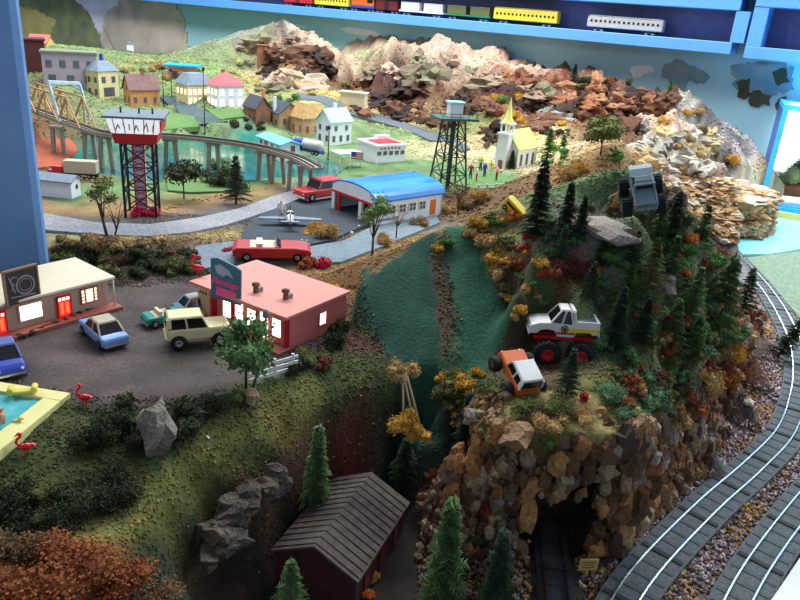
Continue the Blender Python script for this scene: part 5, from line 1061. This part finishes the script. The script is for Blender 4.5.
# street furniture
def lamp_post(px, py, h, label, mt='black_paint', z=None):
    c = on(px, py) if z is None else atz(px, py, z); t = thing('street_lamp', c, label, 'street lamp'); MB().tube((0,0,-.2), (0,0,h), .16, .1).build('pole', mt, t); MB().lathe([(.12,h),(.42,h+.2),(.42,h+.9),(0,h+1.2)], 8).build('lamp_head', mt, t); MB().lathe([(.4,0),(.35,.4),(.15,.6)], 8).build('base', mt, t)
lamp_post(266, 350, 4.0, 'grey lamp post in front of the pink building doors', 'concrete', z=0)
lamp_post(164, 107, 11, 'black street lamp at the left side of the town street'); lamp_post(172, 98, 8, 'shorter black street lamp beside the town street under the blue shop roof'); lamp_post(205, 134, 18, 'tall black pole on the street corner by the river'); lamp_post(328, 160, 8, 'dark pole between the blue tanker truck and the canopy')
# glowing display case at the right edge
cd_ = atz(759, 208, -11.5); t = thing('display_case', cd_, 'blue framed lit display case at the right edge above the frozen lake', 'display case', rz=R(-22)); W_, D_, H_ = 46, 22, 30
MB().box(-.6, W_, -1, D_, -2.2, 0).build('base_board', 'yellow_trim', t); MB().box(0, W_, 0, D_, 0, 1.2).build('water_sheet', mat('vivid_blue', (20,150,226), rough=.3, emit=.35, coat=.3), t); MB().box(-.6, .9, -1, .6, 0, H_).build('frame_post', 'paint_skyframe' if 'paint_skyframe' in MATS else mat('paint_skyframe', (70,190,236), rough=.4), t)
MB().box(.9, W_, D_-.6, D_, 1.2, H_).build('lit_backdrop', mat('lit_backdrop', (236,250,255), emit=1.1, scale=8), t); MB().box(-.6, .2, .6, D_, 1.2, H_).build('side_panel', 'paint_dblue', t); MB().box(-.6, W_, -1, D_, H_, H_+1.5).build('top_board', 'paint_skyframe', t)
MB().box(1.2, W_-1, 8, D_-1, 1.2, 7).build('rock_step', 'stone_brown', t, bev=.8)
for (lx_, ly_, r_, k_, l_) in ((6.5,11,5.6,'pale','golden pale bush inside the display case at its left'),(14,11,5.4,'gold','golden bush inside display case, right of the pale one'),(10,15,6.5,'green','green bush at the back inside the display case'),(5,5,2.2,'red','small red bush at the front left inside the display case'),(15,6,2.4,'rust','rusty bush low inside the display case')):
    q = local(t, (lx_, ly_, 7.1 if r_ > 4 else 1.3)); bush(760+lx_, 180, r_*2*FPX/1.3/ (q-CAM).length, k_, l_, pos=q, hgt=1.0)
q = local(t, (9, 3.4, 1.2)); k = thing('snow_house', q, 'small snow covered house on the blue sheet in the display case', 'house', rz=R(-10)); MB().box(-3, 3, -1.4, 1.4, 0, 1.8).build('wall', mat('ice_wall', (190,236,246), rough=.6), k, bev=.2); roofmesh('gx', 6, 2.8, 0, 1.4, .4).xf(Matrix.Translation((-3,-1.4,1.8))).build('roof', 'white_paint', k)
for i_, (lx_, ly_) in enumerate(((3,2),(14,2.5),(16,5))):
    q = local(t, (lx_, ly_, 1.6)); o = MB().lump((0,0,0), 1.5, (1.3,1,.6), seed=i_, sub=2, amp=.3).build('snow_mound', 'white_paint'); o.location = q*U; tag(o, ['white snow mound at the left front of the display case','white snow mound right of the snow covered house','second white snow mound further right in the display case'][i_], 'snow')
l = bpy.data.lights.new('case_lamp', 'AREA'); l.size = .25; l.energy = 3.2; l.color = (.75, .95, 1); o = bpy.data.objects.new('case_lamp', l); COL.objects.link(o); o.location = local(t, (14, 4, 38))*U; o.rotation_euler = (R(-25), R(-15), 0)
# ---------------------------------------------------------------- vehicles
def wheel(t, x, y, r, w_, tyre='tyre', hub='chrome'):
    s = 1 if y > 0 else -1; m = MB(); m.lathe([(r*.5,-w_/2),(r*.9,-w_/2),(r,-w_*.3),(r,w_*.3),(r*.9,w_/2),(r*.5,w_/2)], 20, (0,0,0), 'y'); o = m.build('wheel', tyre, t); o.location = (x*U, y*U, r*U)
    h = MB().lathe([(0,s*w_*.35),(r*.3,s*w_*.4),(r*.52,s*w_*.5),(r*.52,-s*w_*.45),(0,-s*w_*.45)], 14, (0,0,0), 'y').build('hub', hub, o)
    if r > 1.0:
        m = MB()
        for k in range(18): a = 2*PI*k/18; m.box(-.07, .07, -w_*.48, w_*.48, r-.02, r+.1); 
        vs = []; base = m.v; m2 = MB()
        for k in range(18): q = MB().box(-.09, .09, -w_*.48, w_*.48, r-.03, r+.09); q.xf(Matrix.Rotation(2*PI*k/18, 4, 'Y')); m2.add(q)
        m2.build('tread', tyre, o)
    return o
BP = dict(sedan=[(-.5,.3),(-.5,.72),(-.47,.92),(-.3,1),(.24,1),(.45,.92),(.5,.75),(.5,.25),(.44,.12),(-.44,.12)],
          beetle=[(-.5,.2),(-.49,.45),(-.42,.8),(-.3,1),(.2,1),(.4,.85),(.48,.6),(.5,.2),(.44,.08),(-.44,.08)],
          suv=[(-.5,.2),(-.5,1),(.46,1),(.5,.9),(.5,.2),(.46,.08),(-.46,.08)], conv=[(-.5,.3),(-.5,.8),(-.44,1),(.3,1),(.46,.88),(.5,.7),(.5,.25),(.44,.1),(-.44,.1)],
          pickup=[(-.5,.35),(-.5,1),(-.12,1),(-.1,.92),(.2,1),(.36,.96),(.48,.8),(.5,.5),(.48,.25),(.38,.3),(.34,.5),(.24,.55),(.14,.5),(.1,.12),(-.14,.12),(-.18,.5),(-.26,.58),(-.36,.5),(-.4,.3)])
CB = dict(sedan=((-.34,.22),(-.2,.1)), beetle=((-.4,.26),(-.2,.08)), suv=((-.49,.14),(-.46,.06)), conv=None, pickup=((-.12,.2),(-.08,.06)))
def car(name, label, loc, rz, L, Wd, bh, ch, style, body, roof, wr=.62, ww=.5, hub='chrome', lift=0, rot=None, cat='car', group=None, trackw=None, wb=.32, lower=None, glass='glass_dark'):
    t = thing(name, loc, label, cat, rz=rz, rot=rot, group=group); z0 = wr*.55+lift; pr = [(a*L, z0+b*bh) for a, b in BP[style]]
    MB().prism(pr, -Wd/2, Wd/2).build('body', body, t, bev=.3, seg=4)
    cb = CB[style]; zt = z0+bh
    if cb:
        (a0, a1), (b0, b1) = cb; w0, w1 = Wd*.45, Wd*.37
        if style == 'suv': w1 = Wd*.42
        V = lambda a, w_, z: [(a[0]*L, -w_, z), (a[1]*L, -w_, z), (a[1]*L, w_, z), (a[0]*L, w_, z)]
        MB().poly(V((a0, a1), w0, zt-.05)+V((b0, b1), w1, zt+ch), [(0,3,2,1),(4,5,6,7),(0,1,5,4),(1,2,6,5),(2,3,7,6),(3,0,4,7)]).build('window', glass, t)
        MB().poly(V((b0-.012, b1+.012), w1+.06, zt+ch-.04)+V((b0+.01, b1-.01), w1-.08, zt+ch+.2), [(0,3,2,1),(4,5,6,7),(0,1,5,4),(1,2,6,5),(2,3,7,6),(3,0,4,7)]).build('roof', roof, t, bev=.07)
        m = MB(); pl = Vector
        for s in (-1, 1):
            for (p, q) in ((a0, b0), (a1, b1), ((a0+a1)/2, (b0+b1)/2)): MB().bar((p*L, s*w0, zt-.05), (q*L, s*w1, zt+ch), .2, .16).build('window_post', roof, t)
            if style == 'suv': MB().bar((a0*L+.25, s*w0, zt+.1), (a0*L+.25, s*w1, zt+ch), .55, .12).build('window_post', roof, t)
    else:
        MB().box(-.28*L, .1*L, -Wd*.38, Wd*.38, zt-.35, zt+.02).build('interior', 'cream', t)
        MB().box(-.2*L, -.12*L, -Wd*.36, Wd*.36, zt, zt+.5).build('seat', 'cream', t, bev=.08); MB().poly([(.1*L,-Wd*.4,zt),(.1*L,Wd*.4,zt),(.04*L,Wd*.34,zt+.7),(.04*L,-Wd*.34,zt+.7),(.115*L,-Wd*.4,zt),(.115*L,Wd*.4,zt),(.055*L,Wd*.34,zt+.7),(.055*L,-Wd*.34,zt+.7)], [(0,1,2,3),(7,6,5,4),(0,3,7,4),(1,5,6,2),(3,2,6,7)]).build('windscreen', 'glass_dark', t)
    for s in (-1, 1): MB().box(s*.5*L-.1, s*.5*L+.1, -Wd*.48, Wd*.48, z0+.18*bh, z0+.38*bh).build('bumper', 'chrome' if lift == 0 else body, t, bev=.05)
    for s in (-1, 1): MB().lathe([(.16,0),(.16,.1),(0,.14)], 10, (.49*L, s*Wd*.36, z0+bh*.66), 'x').build('headlight', 'white_paint', t)
    tw = trackw or Wd*.46
    for sx in (-1, 1):
        for sy in (-1, 1): wheel(t, sx*wb*L, sy*tw, wr, ww, hub=hub)
    if lift > .4:
        m = MB(); m.box(-L*.36, L*.36, -.5, .5, wr*1.0, z0+.15*bh); 
        for sx in (-1, 1): m.tube((sx*wb*L, -tw, wr), (sx*wb*L, tw, wr), .18); m.bar((sx*wb*L-.5, -.9, wr), (sx*wb*L-.3, -.9, z0+.2), .2, .2); m.bar((sx*wb*L+.5, .9, wr), (sx*wb*L+.3, .9, z0+.2), .2, .2)
        m.build('chassis', lower or 'black_paint', t)
    if lower: MB().box(-.42*L, .42*L, -Wd/2+.15, Wd/2-.15, z0-.15, z0+.12*bh).build('sill', lower, t)
    return t
def hd(rear, front, z): a, b = atz(*rear, z), atz(*front, z); return math.atan2(b.y-a.y, b.x-a.x)
car('toy_car', 'light blue sedan with a tan roof parked before the cream motel', atz(104, 339, 0), R(135), 7.4, 3.0, 1.35, .95, 'sedan', 'paint_lblue', 'paint_tan', .6)
car('toy_car', 'dark blue rounded beetle-like car at the left edge of the parking lot', atz(6, 368, 0), R(-52), 6.8, 3.0, 1.5, 1.0, 'beetle', 'paint_dblue', mat('roof_lilac', (110,116,180), rough=.4).name, .6)
car('toy_truck', 'cream high-riding off-road wagon parked near the pink building', atz(198, 343, 0), R(24), 7.2, 3.2, 1.6, 1.2, 'suv', 'paint_cream2', 'paint_cream2', .95, .8, lift=.5)
car('toy_car', 'teal open car behind the cream off-road wagon, nearest the lot centre', atz(166, 322, 0), R(40), 5.6, 2.6, 1.1, .8, 'conv', 'paint_teal', 'paint_teal', .55)
car('toy_car', 'darker teal car half hidden behind the cream off-road wagon', atz(196, 312, 0), R(40), 5.6, 2.5, 1.1, .8, 'sedan', 'teal_sign', 'paint_silver', .55)
car('toy_car', 'long red open car on the road behind the pink building', atz(272, 258, .3), R(12), 12, 4.6, 1.9, .9, 'conv', 'paint_red', 'paint_red', .8)
car('toy_car', 'red and white station wagon parked on the runway by the hangar', atz(318, 198, .6), R(46+180), 10, 4.4, 1.8, 1.5, 'suv', 'paint_red', 'paint_red', .9, lower='white_paint')
# orange and cream wagon
q = atz(516, 370, 3.0); gz = H(q.x, q.y)
t = car('toy_truck', 'small orange high-riding truck with white top on the cliff edge', Vector((q.x, q.y, 1.9)), R(112), 5.2, 3.0, 1.05, .95, 'suv', 'paint_orange', 'white_paint', .85, .9, lift=.45, rot=(R(0), R(-27), R(113)), trackw=2.0)
# white monster truck
def monster(loc, rot, body, roof, hub, label, scale=1, deco=False):
    t = car('monster_truck', label, loc, 0, 8.0, 3.5, 1.9, 1.35, 'pickup', body, roof, 1.5, 1.5, hub=hub, lift=2.2, rot=rot, cat='monster truck', trackw=2.6, wb=.235, lower='red_paint' if deco else 'black_paint', glass='glass_dark' if not deco else 'glass_dark'); z0 = 1.5*.55+2.6
    MB().box(-3.85, -1.1, -1.35, 1.35, z0+1.3, z0+1.53).build('truck_bed', 'paint_truckgrey', t); m = MB()
    for s in (-1, 1): m.bar((-1.3, s*1.5, z0+1.4), (-1.0, s*1.4, z0+2.9), .3, .4)
    m.bar((-1.0, -1.4, z0+2.85), (-1.0, 1.4, z0+2.85), .4, .3); m.build('roll_bar', roof, t); m = MB()
    for s in (-1, 1): m.box(-3.95, -1.2, s*1.6-.12, s*1.6+.12, z0+1.4, z0+1.75)
    m.box(-4.0, -3.75, -1.6, 1.6, z0+.9, z0+1.75); m.build('bed_rail', body, t)
    if deco:
        for s in (-1, 1):
            y0, y1 = sorted((s*1.74, s*1.83)); MB().prism([(-3.9,z0+.55),(-1.4,z0+.5),(.6,z0+.6),(-.6,z0+.95),(-3.9,z0+1.0)], y0, y1).build('yellow_stripe', 'paint_yellow', t); MB().prism([(-1.2,z0+.2),(1.0,z0+.2),(1.0,z0+.42),(-1.2,z0+.42)], y0, y1).build('red_stripe', 'red_paint', t)
            MB().lathe([(0,y0-.02),(.42,y0-.02),(.42,y1+.02),(0,y1+.02)], 20, (0, 0, z0+.85), 'y').build('door_emblem', 'sign_brown', t); MB().lathe([(.22,y0-.05),(.3,y0-.05),(.3,y1+.05),(.22,y1+.05)], 16, (0, 0, z0+.85), 'y').build('emblem_ring', 'roof_greenyellow', t)
    return t
wm = atz(562, 367, .9); monster(Vector((wm.x, wm.y+2.4, .9)), (R(4), R(2), R(178)), 'white_paint', 'white_paint', 'red_paint', 'white monster truck with red hubs and big black tyres', deco=True)
gq = aty(650, 181, 88); monster(Vector((gq.x-.6, gq.y, gq.z-2.5)), (R(-8), R(-42), R(88)), 'paint_truckgrey', 'paint_truckgrey', 'paint_grey', 'blue grey monster truck climbing nose-up over the hill crest'); gt = [o for o in COL.objects if o.name.startswith('monster_truck')][-1]; gt.scale = (.76,)*3; gt.rotation_euler = (Matrix.Rotation(R(-8), 3, 'Y') @ gt.rotation_euler.to_matrix()).to_euler()
# yellow bus tipped over the ridge
q = aty(512, 206, 95); t = thing('toy_bus', q-Vector((0,0,.9)), 'small yellow bus sliding down the back of the ridge skyline', 'bus', rot=(R(10), R(36), R(-30))); MB().box(-1.6, 1.6, -.7, .7, .3, 1.7).build('body', 'paint_yellow', t, bev=.15); MB().box(-1.2, 1.2, -.74, .74, 1.0, 1.35).build('window', 'glass_dark', t)
for sx in (-1, 1): wheel(t, sx*1.0, -.7, .35, .25); wheel(t, sx*1.0, .7, .35, .25)
# lorry and tanker
q = atz(60, 176, .2); t = thing('toy_lorry', q, 'red lorry with a tan box trailer left of the red tower', 'lorry', rz=R(6), sc=.78); MB().box(-1.6, 1.2, -1.2, 1.2, .6, 3.0).build('cab', 'paint_red', t, bev=.3); MB().box(-2.6, -1.5, -1.0, 1.0, .6, 1.9).build('bonnet', 'paint_red', t, bev=.25); MB().box(1.6, 10, -1.5, 1.5, 1.3, 4.6).build('trailer_box', 'paint_tan', t, bev=.08); MB().box(-2, 10, -.9, .9, .7, 1.2).build('frame', 'black_paint', t)
for x in (-1.8, 2.2, 8.0, 9.2): wheel(t, x, -1.2, .55, .4); wheel(t, x, 1.2, .55, .4)
q = atz(308, 153, .9); t = thing('tanker_truck', q, 'dark blue tanker truck with a chrome tank by the station', 'lorry', rz=R(150)); MB().box(1.6, 4.2, -1.3, 1.3, .6, 3.4).build('cab', 'paint_dblue', t, bev=.3); MB().lathe([(0,-4.5),(1.3,-4.3),(1.4,-3.8),(1.4,1),(1.3,1.3),(0,1.4)], 16, (0,0,2.3), 'x').build('tank', 'paint_silver', t); MB().box(-4.6, 4, -1, 1, .5, 1).build('frame', 'paint_dblue', t)
for x in (-3.8, -2.6, 3.0): wheel(t, x, -1.3, .6, .4); wheel(t, x, 1.3, .6, .4)
# aeroplane
q = atz(290, 224, .6); t = thing('toy_aeroplane', q, 'small grey blue propeller plane with wings spread on the runway', 'aeroplane', rz=R(100)); MB().lathe([(0,-4),(.3,-3.8),(.75,-1),(.85,1),(.7,2.2),(.25,2.8),(0,2.9)], 14, (0,0,1.3), 'x').build('fuselage', 'paint_silver', t); MB().prism([(-.9,-5.4),(.1,-5.6),(1.1,-.6),(1.1,.6),(.1,5.6),(-.9,5.4),(-.9,.5),(-.9,-.5)], 1.0, 1.2, axis='z').build('wing', 'roof_slate', t, bev=.04); MB().prism([(-4,-1.6),(-3.3,-1.6),(-2.9,0),(-3.3,1.6),(-4,1.6)], 1.4, 1.55, axis='z').build('tailplane', 'roof_slate', t); MB().prism([(-4.1,1.4),(-3.2,1.4),(-3.9,3.2),(-4.3,3.2)], -.1, .1).build('tail_fin', 'white_paint', t); MB().lump((-.2,0,2.0), .6, (1.3,.6,.6), seed=2, sub=2, amp=0).build('canopy', 'glass_dark', t); MB().box(2.9, 3.0, -.12, .12, .1, 2.5).build('propeller', 'black_paint', t)
wheel(t, .6, -1, .35, .2); wheel(t, .6, 1, .35, .2); wheel(t, -3.4, 0, .2, .15)
# ---------------------------------------------------------------- pool, flamingos, fence, small signs
pc = atz(71, 397, 0); t = thing('swimming_pool', pc, 'turquoise pool with a yellow deck at the left edge', 'pool', rz=R(-8)); 
DW, DD = 26, 14; m = MB(); m.box(-DW, 0, -1.6, 0, -.6, .5); m.box(-1.9, 0, -DD, -1.6, -.6, .5); m.box(-DW, 0, -DD-2, -DD, -.6, .5); m.build('deck', mat('pool_deck', (238,226,150), rough=.6, var=.04), t, bev=.1)
MB().box(-DW, -1.9, -DD, -1.6, -.4, .18).build('pool_water', mat('pool_water', (70,178,186), rough=.1, var=.15, scale=70, coat=.5, rgb2=(120,206,206)), t)
q = atz(23, 393, .5); k = thing('pool_float', q, 'yellow inflatable lounger on the far edge of the pool deck', 'float', rz=R(20)); MB().box(-1.1, 1.1, -.45, .45, 0, .4).build('seat', mat('float_yellow', (244,222,96), rough=.4), k, bev=.18, seg=3); 
for s in (-1, 1): MB().tube((s*1.05, -.55, .45), (s*1.05, .55, .45), .3, .3, 12).build('arm_roll', 'float_yellow', k)
q = atz(17, 424, .2); k = thing('toy_duck', q, 'tiny yellow duck floating at the right side of the pool', 'duck'); MB().lump((0,0,.25), .42, (1.2,.8,.6), seed=1, sub=2, amp=0, smooth=True).build('body', 'roof_greenyellow', k); MB().lump((.35,0,.6), .22, seed=1, sub=2, amp=0, smooth=True).build('head', 'roof_greenyellow', k); MB().lathe([(.1,0),(.05,.16),(0,.2)], 8, (.52,0,.58), 'x').build('beak', 'paint_orange', k)
def flamingo(px, py, label, z=None, rz=0, s=1):
    c = on(px, py) if z is None else atz(px, py, z); t = thing('flamingo', c, label, 'flamingo ornament', rz=rz, sc=s); m = MB(); m.lump((0,0,1.15), .62, (1.25,.7,.75), seed=3, sub=2, amp=0, smooth=True, rot=0); m.build('body', 'paint_flamingo' if 'paint_flamingo' in MATS else mat('paint_flamingo', (236,30,50), rough=.35, coat=.3), t)
    P = [(-.6,0,1.4),(-.95,0,1.8),(-.8,0,2.25),(-.45,0,2.5),(-.4,0,2.8)]; m = MB()
    for a, b in zip(P, P[1:]): m.tube(a, b, .17, .15, 8)
    m.build('neck', 'paint_flamingo', t); m = MB(); m.lump((-.5,0,2.9), .27, (1.1,.8,.8), seed=1, sub=2, amp=0, smooth=True, rot=0); m.tube((-.7,0,2.88), (-1.05,0,2.62), .12, .04, 6); m.build('head', 'paint_flamingo', t)
    for s_ in (-1, 1): MB().tube((s_*.12, s_*.15, .9), (s_*.14, s_*.18, -.1), .09, .09, 6).build('leg', 'paint_flamingo', t)
    MB().prism([(.5,1.0),(1.05,1.25),(.6,1.55)], -.2, .2).build('tail', 'paint_flamingo', t)
flamingo(85, 405, 'red flamingo standing beside the parking lot edge near pool corner', s=.76); flamingo(27, 455, 'red flamingo at the near side of the pool deck', s=.76, rz=.4); flamingo(198, 275, 'red flamingo on the left end of the pink roof', z=4.5, s=.9); flamingo(30, 462, 'lower red flamingo touching the pool deck corner', s=.6, rz=1.2) if False else None
# white fence: three rails between two posts
a, b = on(252, 385), on(296, 372); t = thing('picket_fence', a, 'white three-rail fence behind the feathery green shrub', 'fence'); d_ = b-a; a2 = Vector((0,0,0))
for k in (.12, .5, .92): p = d_*k; MB().box(p.x-.16, p.x+.16, p.y-.12, p.y+.12, p.z-.3, p.z+2.4).build('post', 'white_paint', t)
for z_ in (.7, 1.35, 2.0): MB().bar(Vector((0,0,z_))-d_*.05-Vector((0,.2,0)), d_*1.05+Vector((0,-.2,z_)), .14, .36).build('rail', 'white_paint', t)
q = atz(586, 575, -14); t = thing('track_sign', q, 'small yellow sign board on a post right of the tunnel track', 'sign', rz=R(8)); MB().box(-.12, .12, -.08, .08, -.1, 1.0).build('post', 'yellow_trim', t); MB().box(-1.0, 1.0, -.12, 0, .7, 2.1).build('board', mat('board_yellow', (222,186,100), rough=.6), t); m = MB()
for z_, w_ in ((1.75,.7),(1.42,.6),(1.1,.65)): m.box(-w_, w_, -.15, -.12, z_-.05, z_+.05)
m.build('text_line', 'wood_brown', t)
q = on(207, 437); o = MB().bar((0,0,.1), (.35,-.5,.2), .16, .12).build('paper_scrap', 'white_paint'); o.location = q*U; tag(o, 'tiny white scrap lying on the olive bank slope', 'scrap')
# flag by the canopy
q = atz(350, 172, .6); t = thing('flag', q, 'small flag with red and white stripes behind the hangar', 'flag'); MB().tube((0,0,-.4), (0,0,5), .1).build('pole', 'white_paint', t); m = MB()
for k in range(7): m.box(.1, 3.0, -.05, .05, 3.2+k*.25, 3.2+(k+1)*.25, 'peeled_red' if k % 2 == 0 else 'white_paint')
m.box(.1, 1.3, -.08, .08, 4.0, 4.95, 'paint_blue'); m.build('cloth', None, t)
# picket fences and headstones round the church
a, b = atz(478, 190, 1.0), atz(545, 186, 1.0); t = thing('picket_fence', a, 'low white fence along the near edge of the church lawn', 'fence'); d_ = b-a
for k in range(9): p = d_*k/8; MB().box(p.x-.2, p.x+.2, p.y-.15, p.y+.15, -.8, 1.3).build('post', 'white_paint', t)
for z_ in (.4, 1.0): MB().bar(Vector((0,0,z_)), d_+Vector((0,0,z_)), .12, .25).build('rail', 'white_paint', t)
gg = random.Random(3); hs = MB().prism([(-.5,-.4),(.5,-.4),(.5,1.1),(.25,1.4),(-.25,1.4),(-.5,1.1)], -.15, .15); me_ = None
for k in range(10):
    q = atz(530+gg.uniform(0, 44), 166+gg.uniform(0, 10), 1.2)
    if me_ is None: o = hs.build('headstone', 'wall_white'); me_ = o.data
    else: o = bpy.data.objects.new('headstone', me_); COL.objects.link(o)
    o.location = (q.x*U, q.y*U, H(q.x, q.y)*U); o.rotation_euler[2] = .4; tag(o, 'small white headstone in the churchyard right of the church', 'headstone', 'churchyard headstones')
gg = random.Random(5); me_ = None; 
for k in range(22):
    q = atz(205+k*8.6+gg.uniform(-2,2), 262-k*1.9+gg.uniform(-3,3) if k < 14 else 243-(k-14)*4+gg.uniform(-2,2), .2); q.z = H(q.x, q.y)
    o = MB().lump((0,0,.1), gg.uniform(.35,.7), (1.3,1,.7), seed=k, sub=1).build('pebble', 'wall_white'); o.location = q*U; tag(o, 'white pebble edging the blue grey taxiway', 'stone', 'white pebbles along the taxiway')
# ---------------------------------------------------------------- people
SK = 'paint_skin'
def person(loc, rz, h, pose, top, legs, hair, label, rot=None):
    """one skinned body; joints in units of body height"""
    J = dict(pelvis=(0,0,.5), chest=(0,0,.72), neck=(0,0,.84), head=(0,.0,.93), ls=(-.115,0,.8), le=(-.15,.02,.64), lh=(-.15,-.04,.48), rs=(.115,0,.8), re=(.15,.02,.64), rh=(.15,-.04,.48), lk=(-.06,-.01,.27), lf=(-.07,.01,.03), rk=(.06,-.01,.27), rf=(.07,.01,.03), lt=(-.07,-.08,.02), rt=(.07,-.08,.02)); J.update(pose)
    E = [('pelvis','chest'),('chest','neck'),('neck','head'),('chest','ls'),('ls','le'),('le','lh'),('chest','rs'),('rs','re'),('re','rh'),('pelvis','lk'),('lk','lf'),('lf','lt'),('pelvis','rk'),('rk','rf'),('rf','rt')]
    Rd = dict(pelvis=.075, chest=.085, neck=.035, head=.07, ls=.045, le=.032, lh=.026, rs=.045, re=.032, rh=.026, lk=.045, lf=.03, rk=.045, rf=.03, lt=.022, rt=.022)
    n = list(J); me = bpy.data.meshes.new('person'); me.from_pydata([tuple(c*h*U for c in J[k]) for k in n], [(n.index(a), n.index(b)) for a, b in E], []); o = bpy.data.objects.new('person', me); COL.objects.link(o)
    o.modifiers.new('skin', 'SKIN'); 
    for i, k in enumerate(n): me.skin_vertices[0].data[i].radius = (Rd[k]*h*U,)*2
    me.skin_vertices[0].data[0].use_root = True; s_ = o.modifiers.new('sub', 'SUBSURF'); s_.levels = s_.render_levels = 1
    bpy.context.view_layer.update(); m2 = bpy.data.meshes.new_from_object(o.evaluated_get(bpy.context.evaluated_depsgraph_get())); bpy.data.objects.remove(o)
    m2.materials.clear(); [m2.materials.append(MATS[k]) for k in (SK, top, legs, hair)]
    hd_ = Vector(J['head']); 
    for p in m2.polygons:
        c = p.center/(h*U); p.use_smooth = True; dh = (c-hd_).length
        if dh < .09: p.material_index = 3 if (c.z > hd_.z+.02 or c.y > hd_.y+.03) else 0
        elif (c-Vector(J['lh'])).length < .05 or (c-Vector(J['rh'])).length < .05 or c.z > .83: p.material_index = 0
        elif min((c-Vector(J['pelvis'])).length, 9) < .2 and c.z <= .52 or min((c-Vector(J[k])).length for k in ('lk','rk','lf','rf')) < .16: p.material_index = 2
        else: p.material_index = 1
    o = bpy.data.objects.new('person', m2); COL.objects.link(o); o.location = Vector(loc)*U; o.rotation_euler = rot if rot else (0, 0, rz); tag(o, label, 'person'); return o
mat('hair_dark', (40,28,24), rough=.8); mat('denim', (60,80,130), rough=.8)
person(atz(3, 422, .18)-Vector((0,0,2.0)), R(-60), 3.8, dict(lh=(-.22,-.12,.58), rh=(.24,-.1,.6), le=(-.2,-.03,.66), re=(.2,-.03,.66)), SK, SK, 'hair_dark', 'bare-chested dark-haired person standing waist deep in the pool')
q = on(614, 212); person(q, 0, 3.0, dict(lh=(-.38,-.05,.6), le=(-.26,0,.7), rh=(.2,0,1.0), re=(.22,0,.88), lf=(-.2,.0,.03), rf=(.14,.02,.03), lk=(-.12,0,.27)), SK, 'paint_obrown', 'hair_dark', 'tan skinned person with one arm raised below the grey monster truck')
person(atz(281, 222, .5), R(20), 4.4, {}, 'white_paint', 'paint_tan', 'hair_dark', 'person in white beside the small plane on the runway')
for (px, py, a, b, l) in ((470,180,'paint_red','denim','person in red top near the lattice tower'),(476,183,'white_paint','paint_red','person in white top and red trousers left of the church lawn'),(484,178,'paint_blue','denim','person in blue standing at the left of the church'),(490,176,'paint_yellow','white_paint','person in yellow in front of the church'),(496,182,'paint_pink','paint_maroon','person in pink on the church lawn'),(480,172,'paint_lime','denim','person in lime green behind the group by the church')):
    q = atz(px, py, .8); q.z = H(q.x, q.y)+.1; person(q, px*.3, 4.2, {}, a, b, 'hair_dark', l)
# bushes past the 300 largest in view: one object beyond counting
for o in [o for o in COL.objects if o.get('category') == 'bush' and o.location[1]/U > wall_y(o.location[0]/U)-7]: bpy.data.objects.remove(o)
BS = sorted([o for o in COL.objects if o.get('category') == 'bush'], key=lambda o: -o.scale[0]*U*100/max(.3, (o.location/U-CAM).length))
m = MB()
for o in BS[296:]:
    Mx = Matrix.Translation(o.location/U) @ o.rotation_euler.to_matrix().to_4x4() @ Matrix.Diagonal((*o.scale, 1)); m.poly([tuple(Mx @ (v.co/U)) for v in o.data.vertices], [tuple(p.vertices) for p in o.data.polygons], o.data.materials[0].name); bpy.data.objects.remove(o)
if m.v: tag(m.build('small_bushes', None, fix=False), kind='stuff')
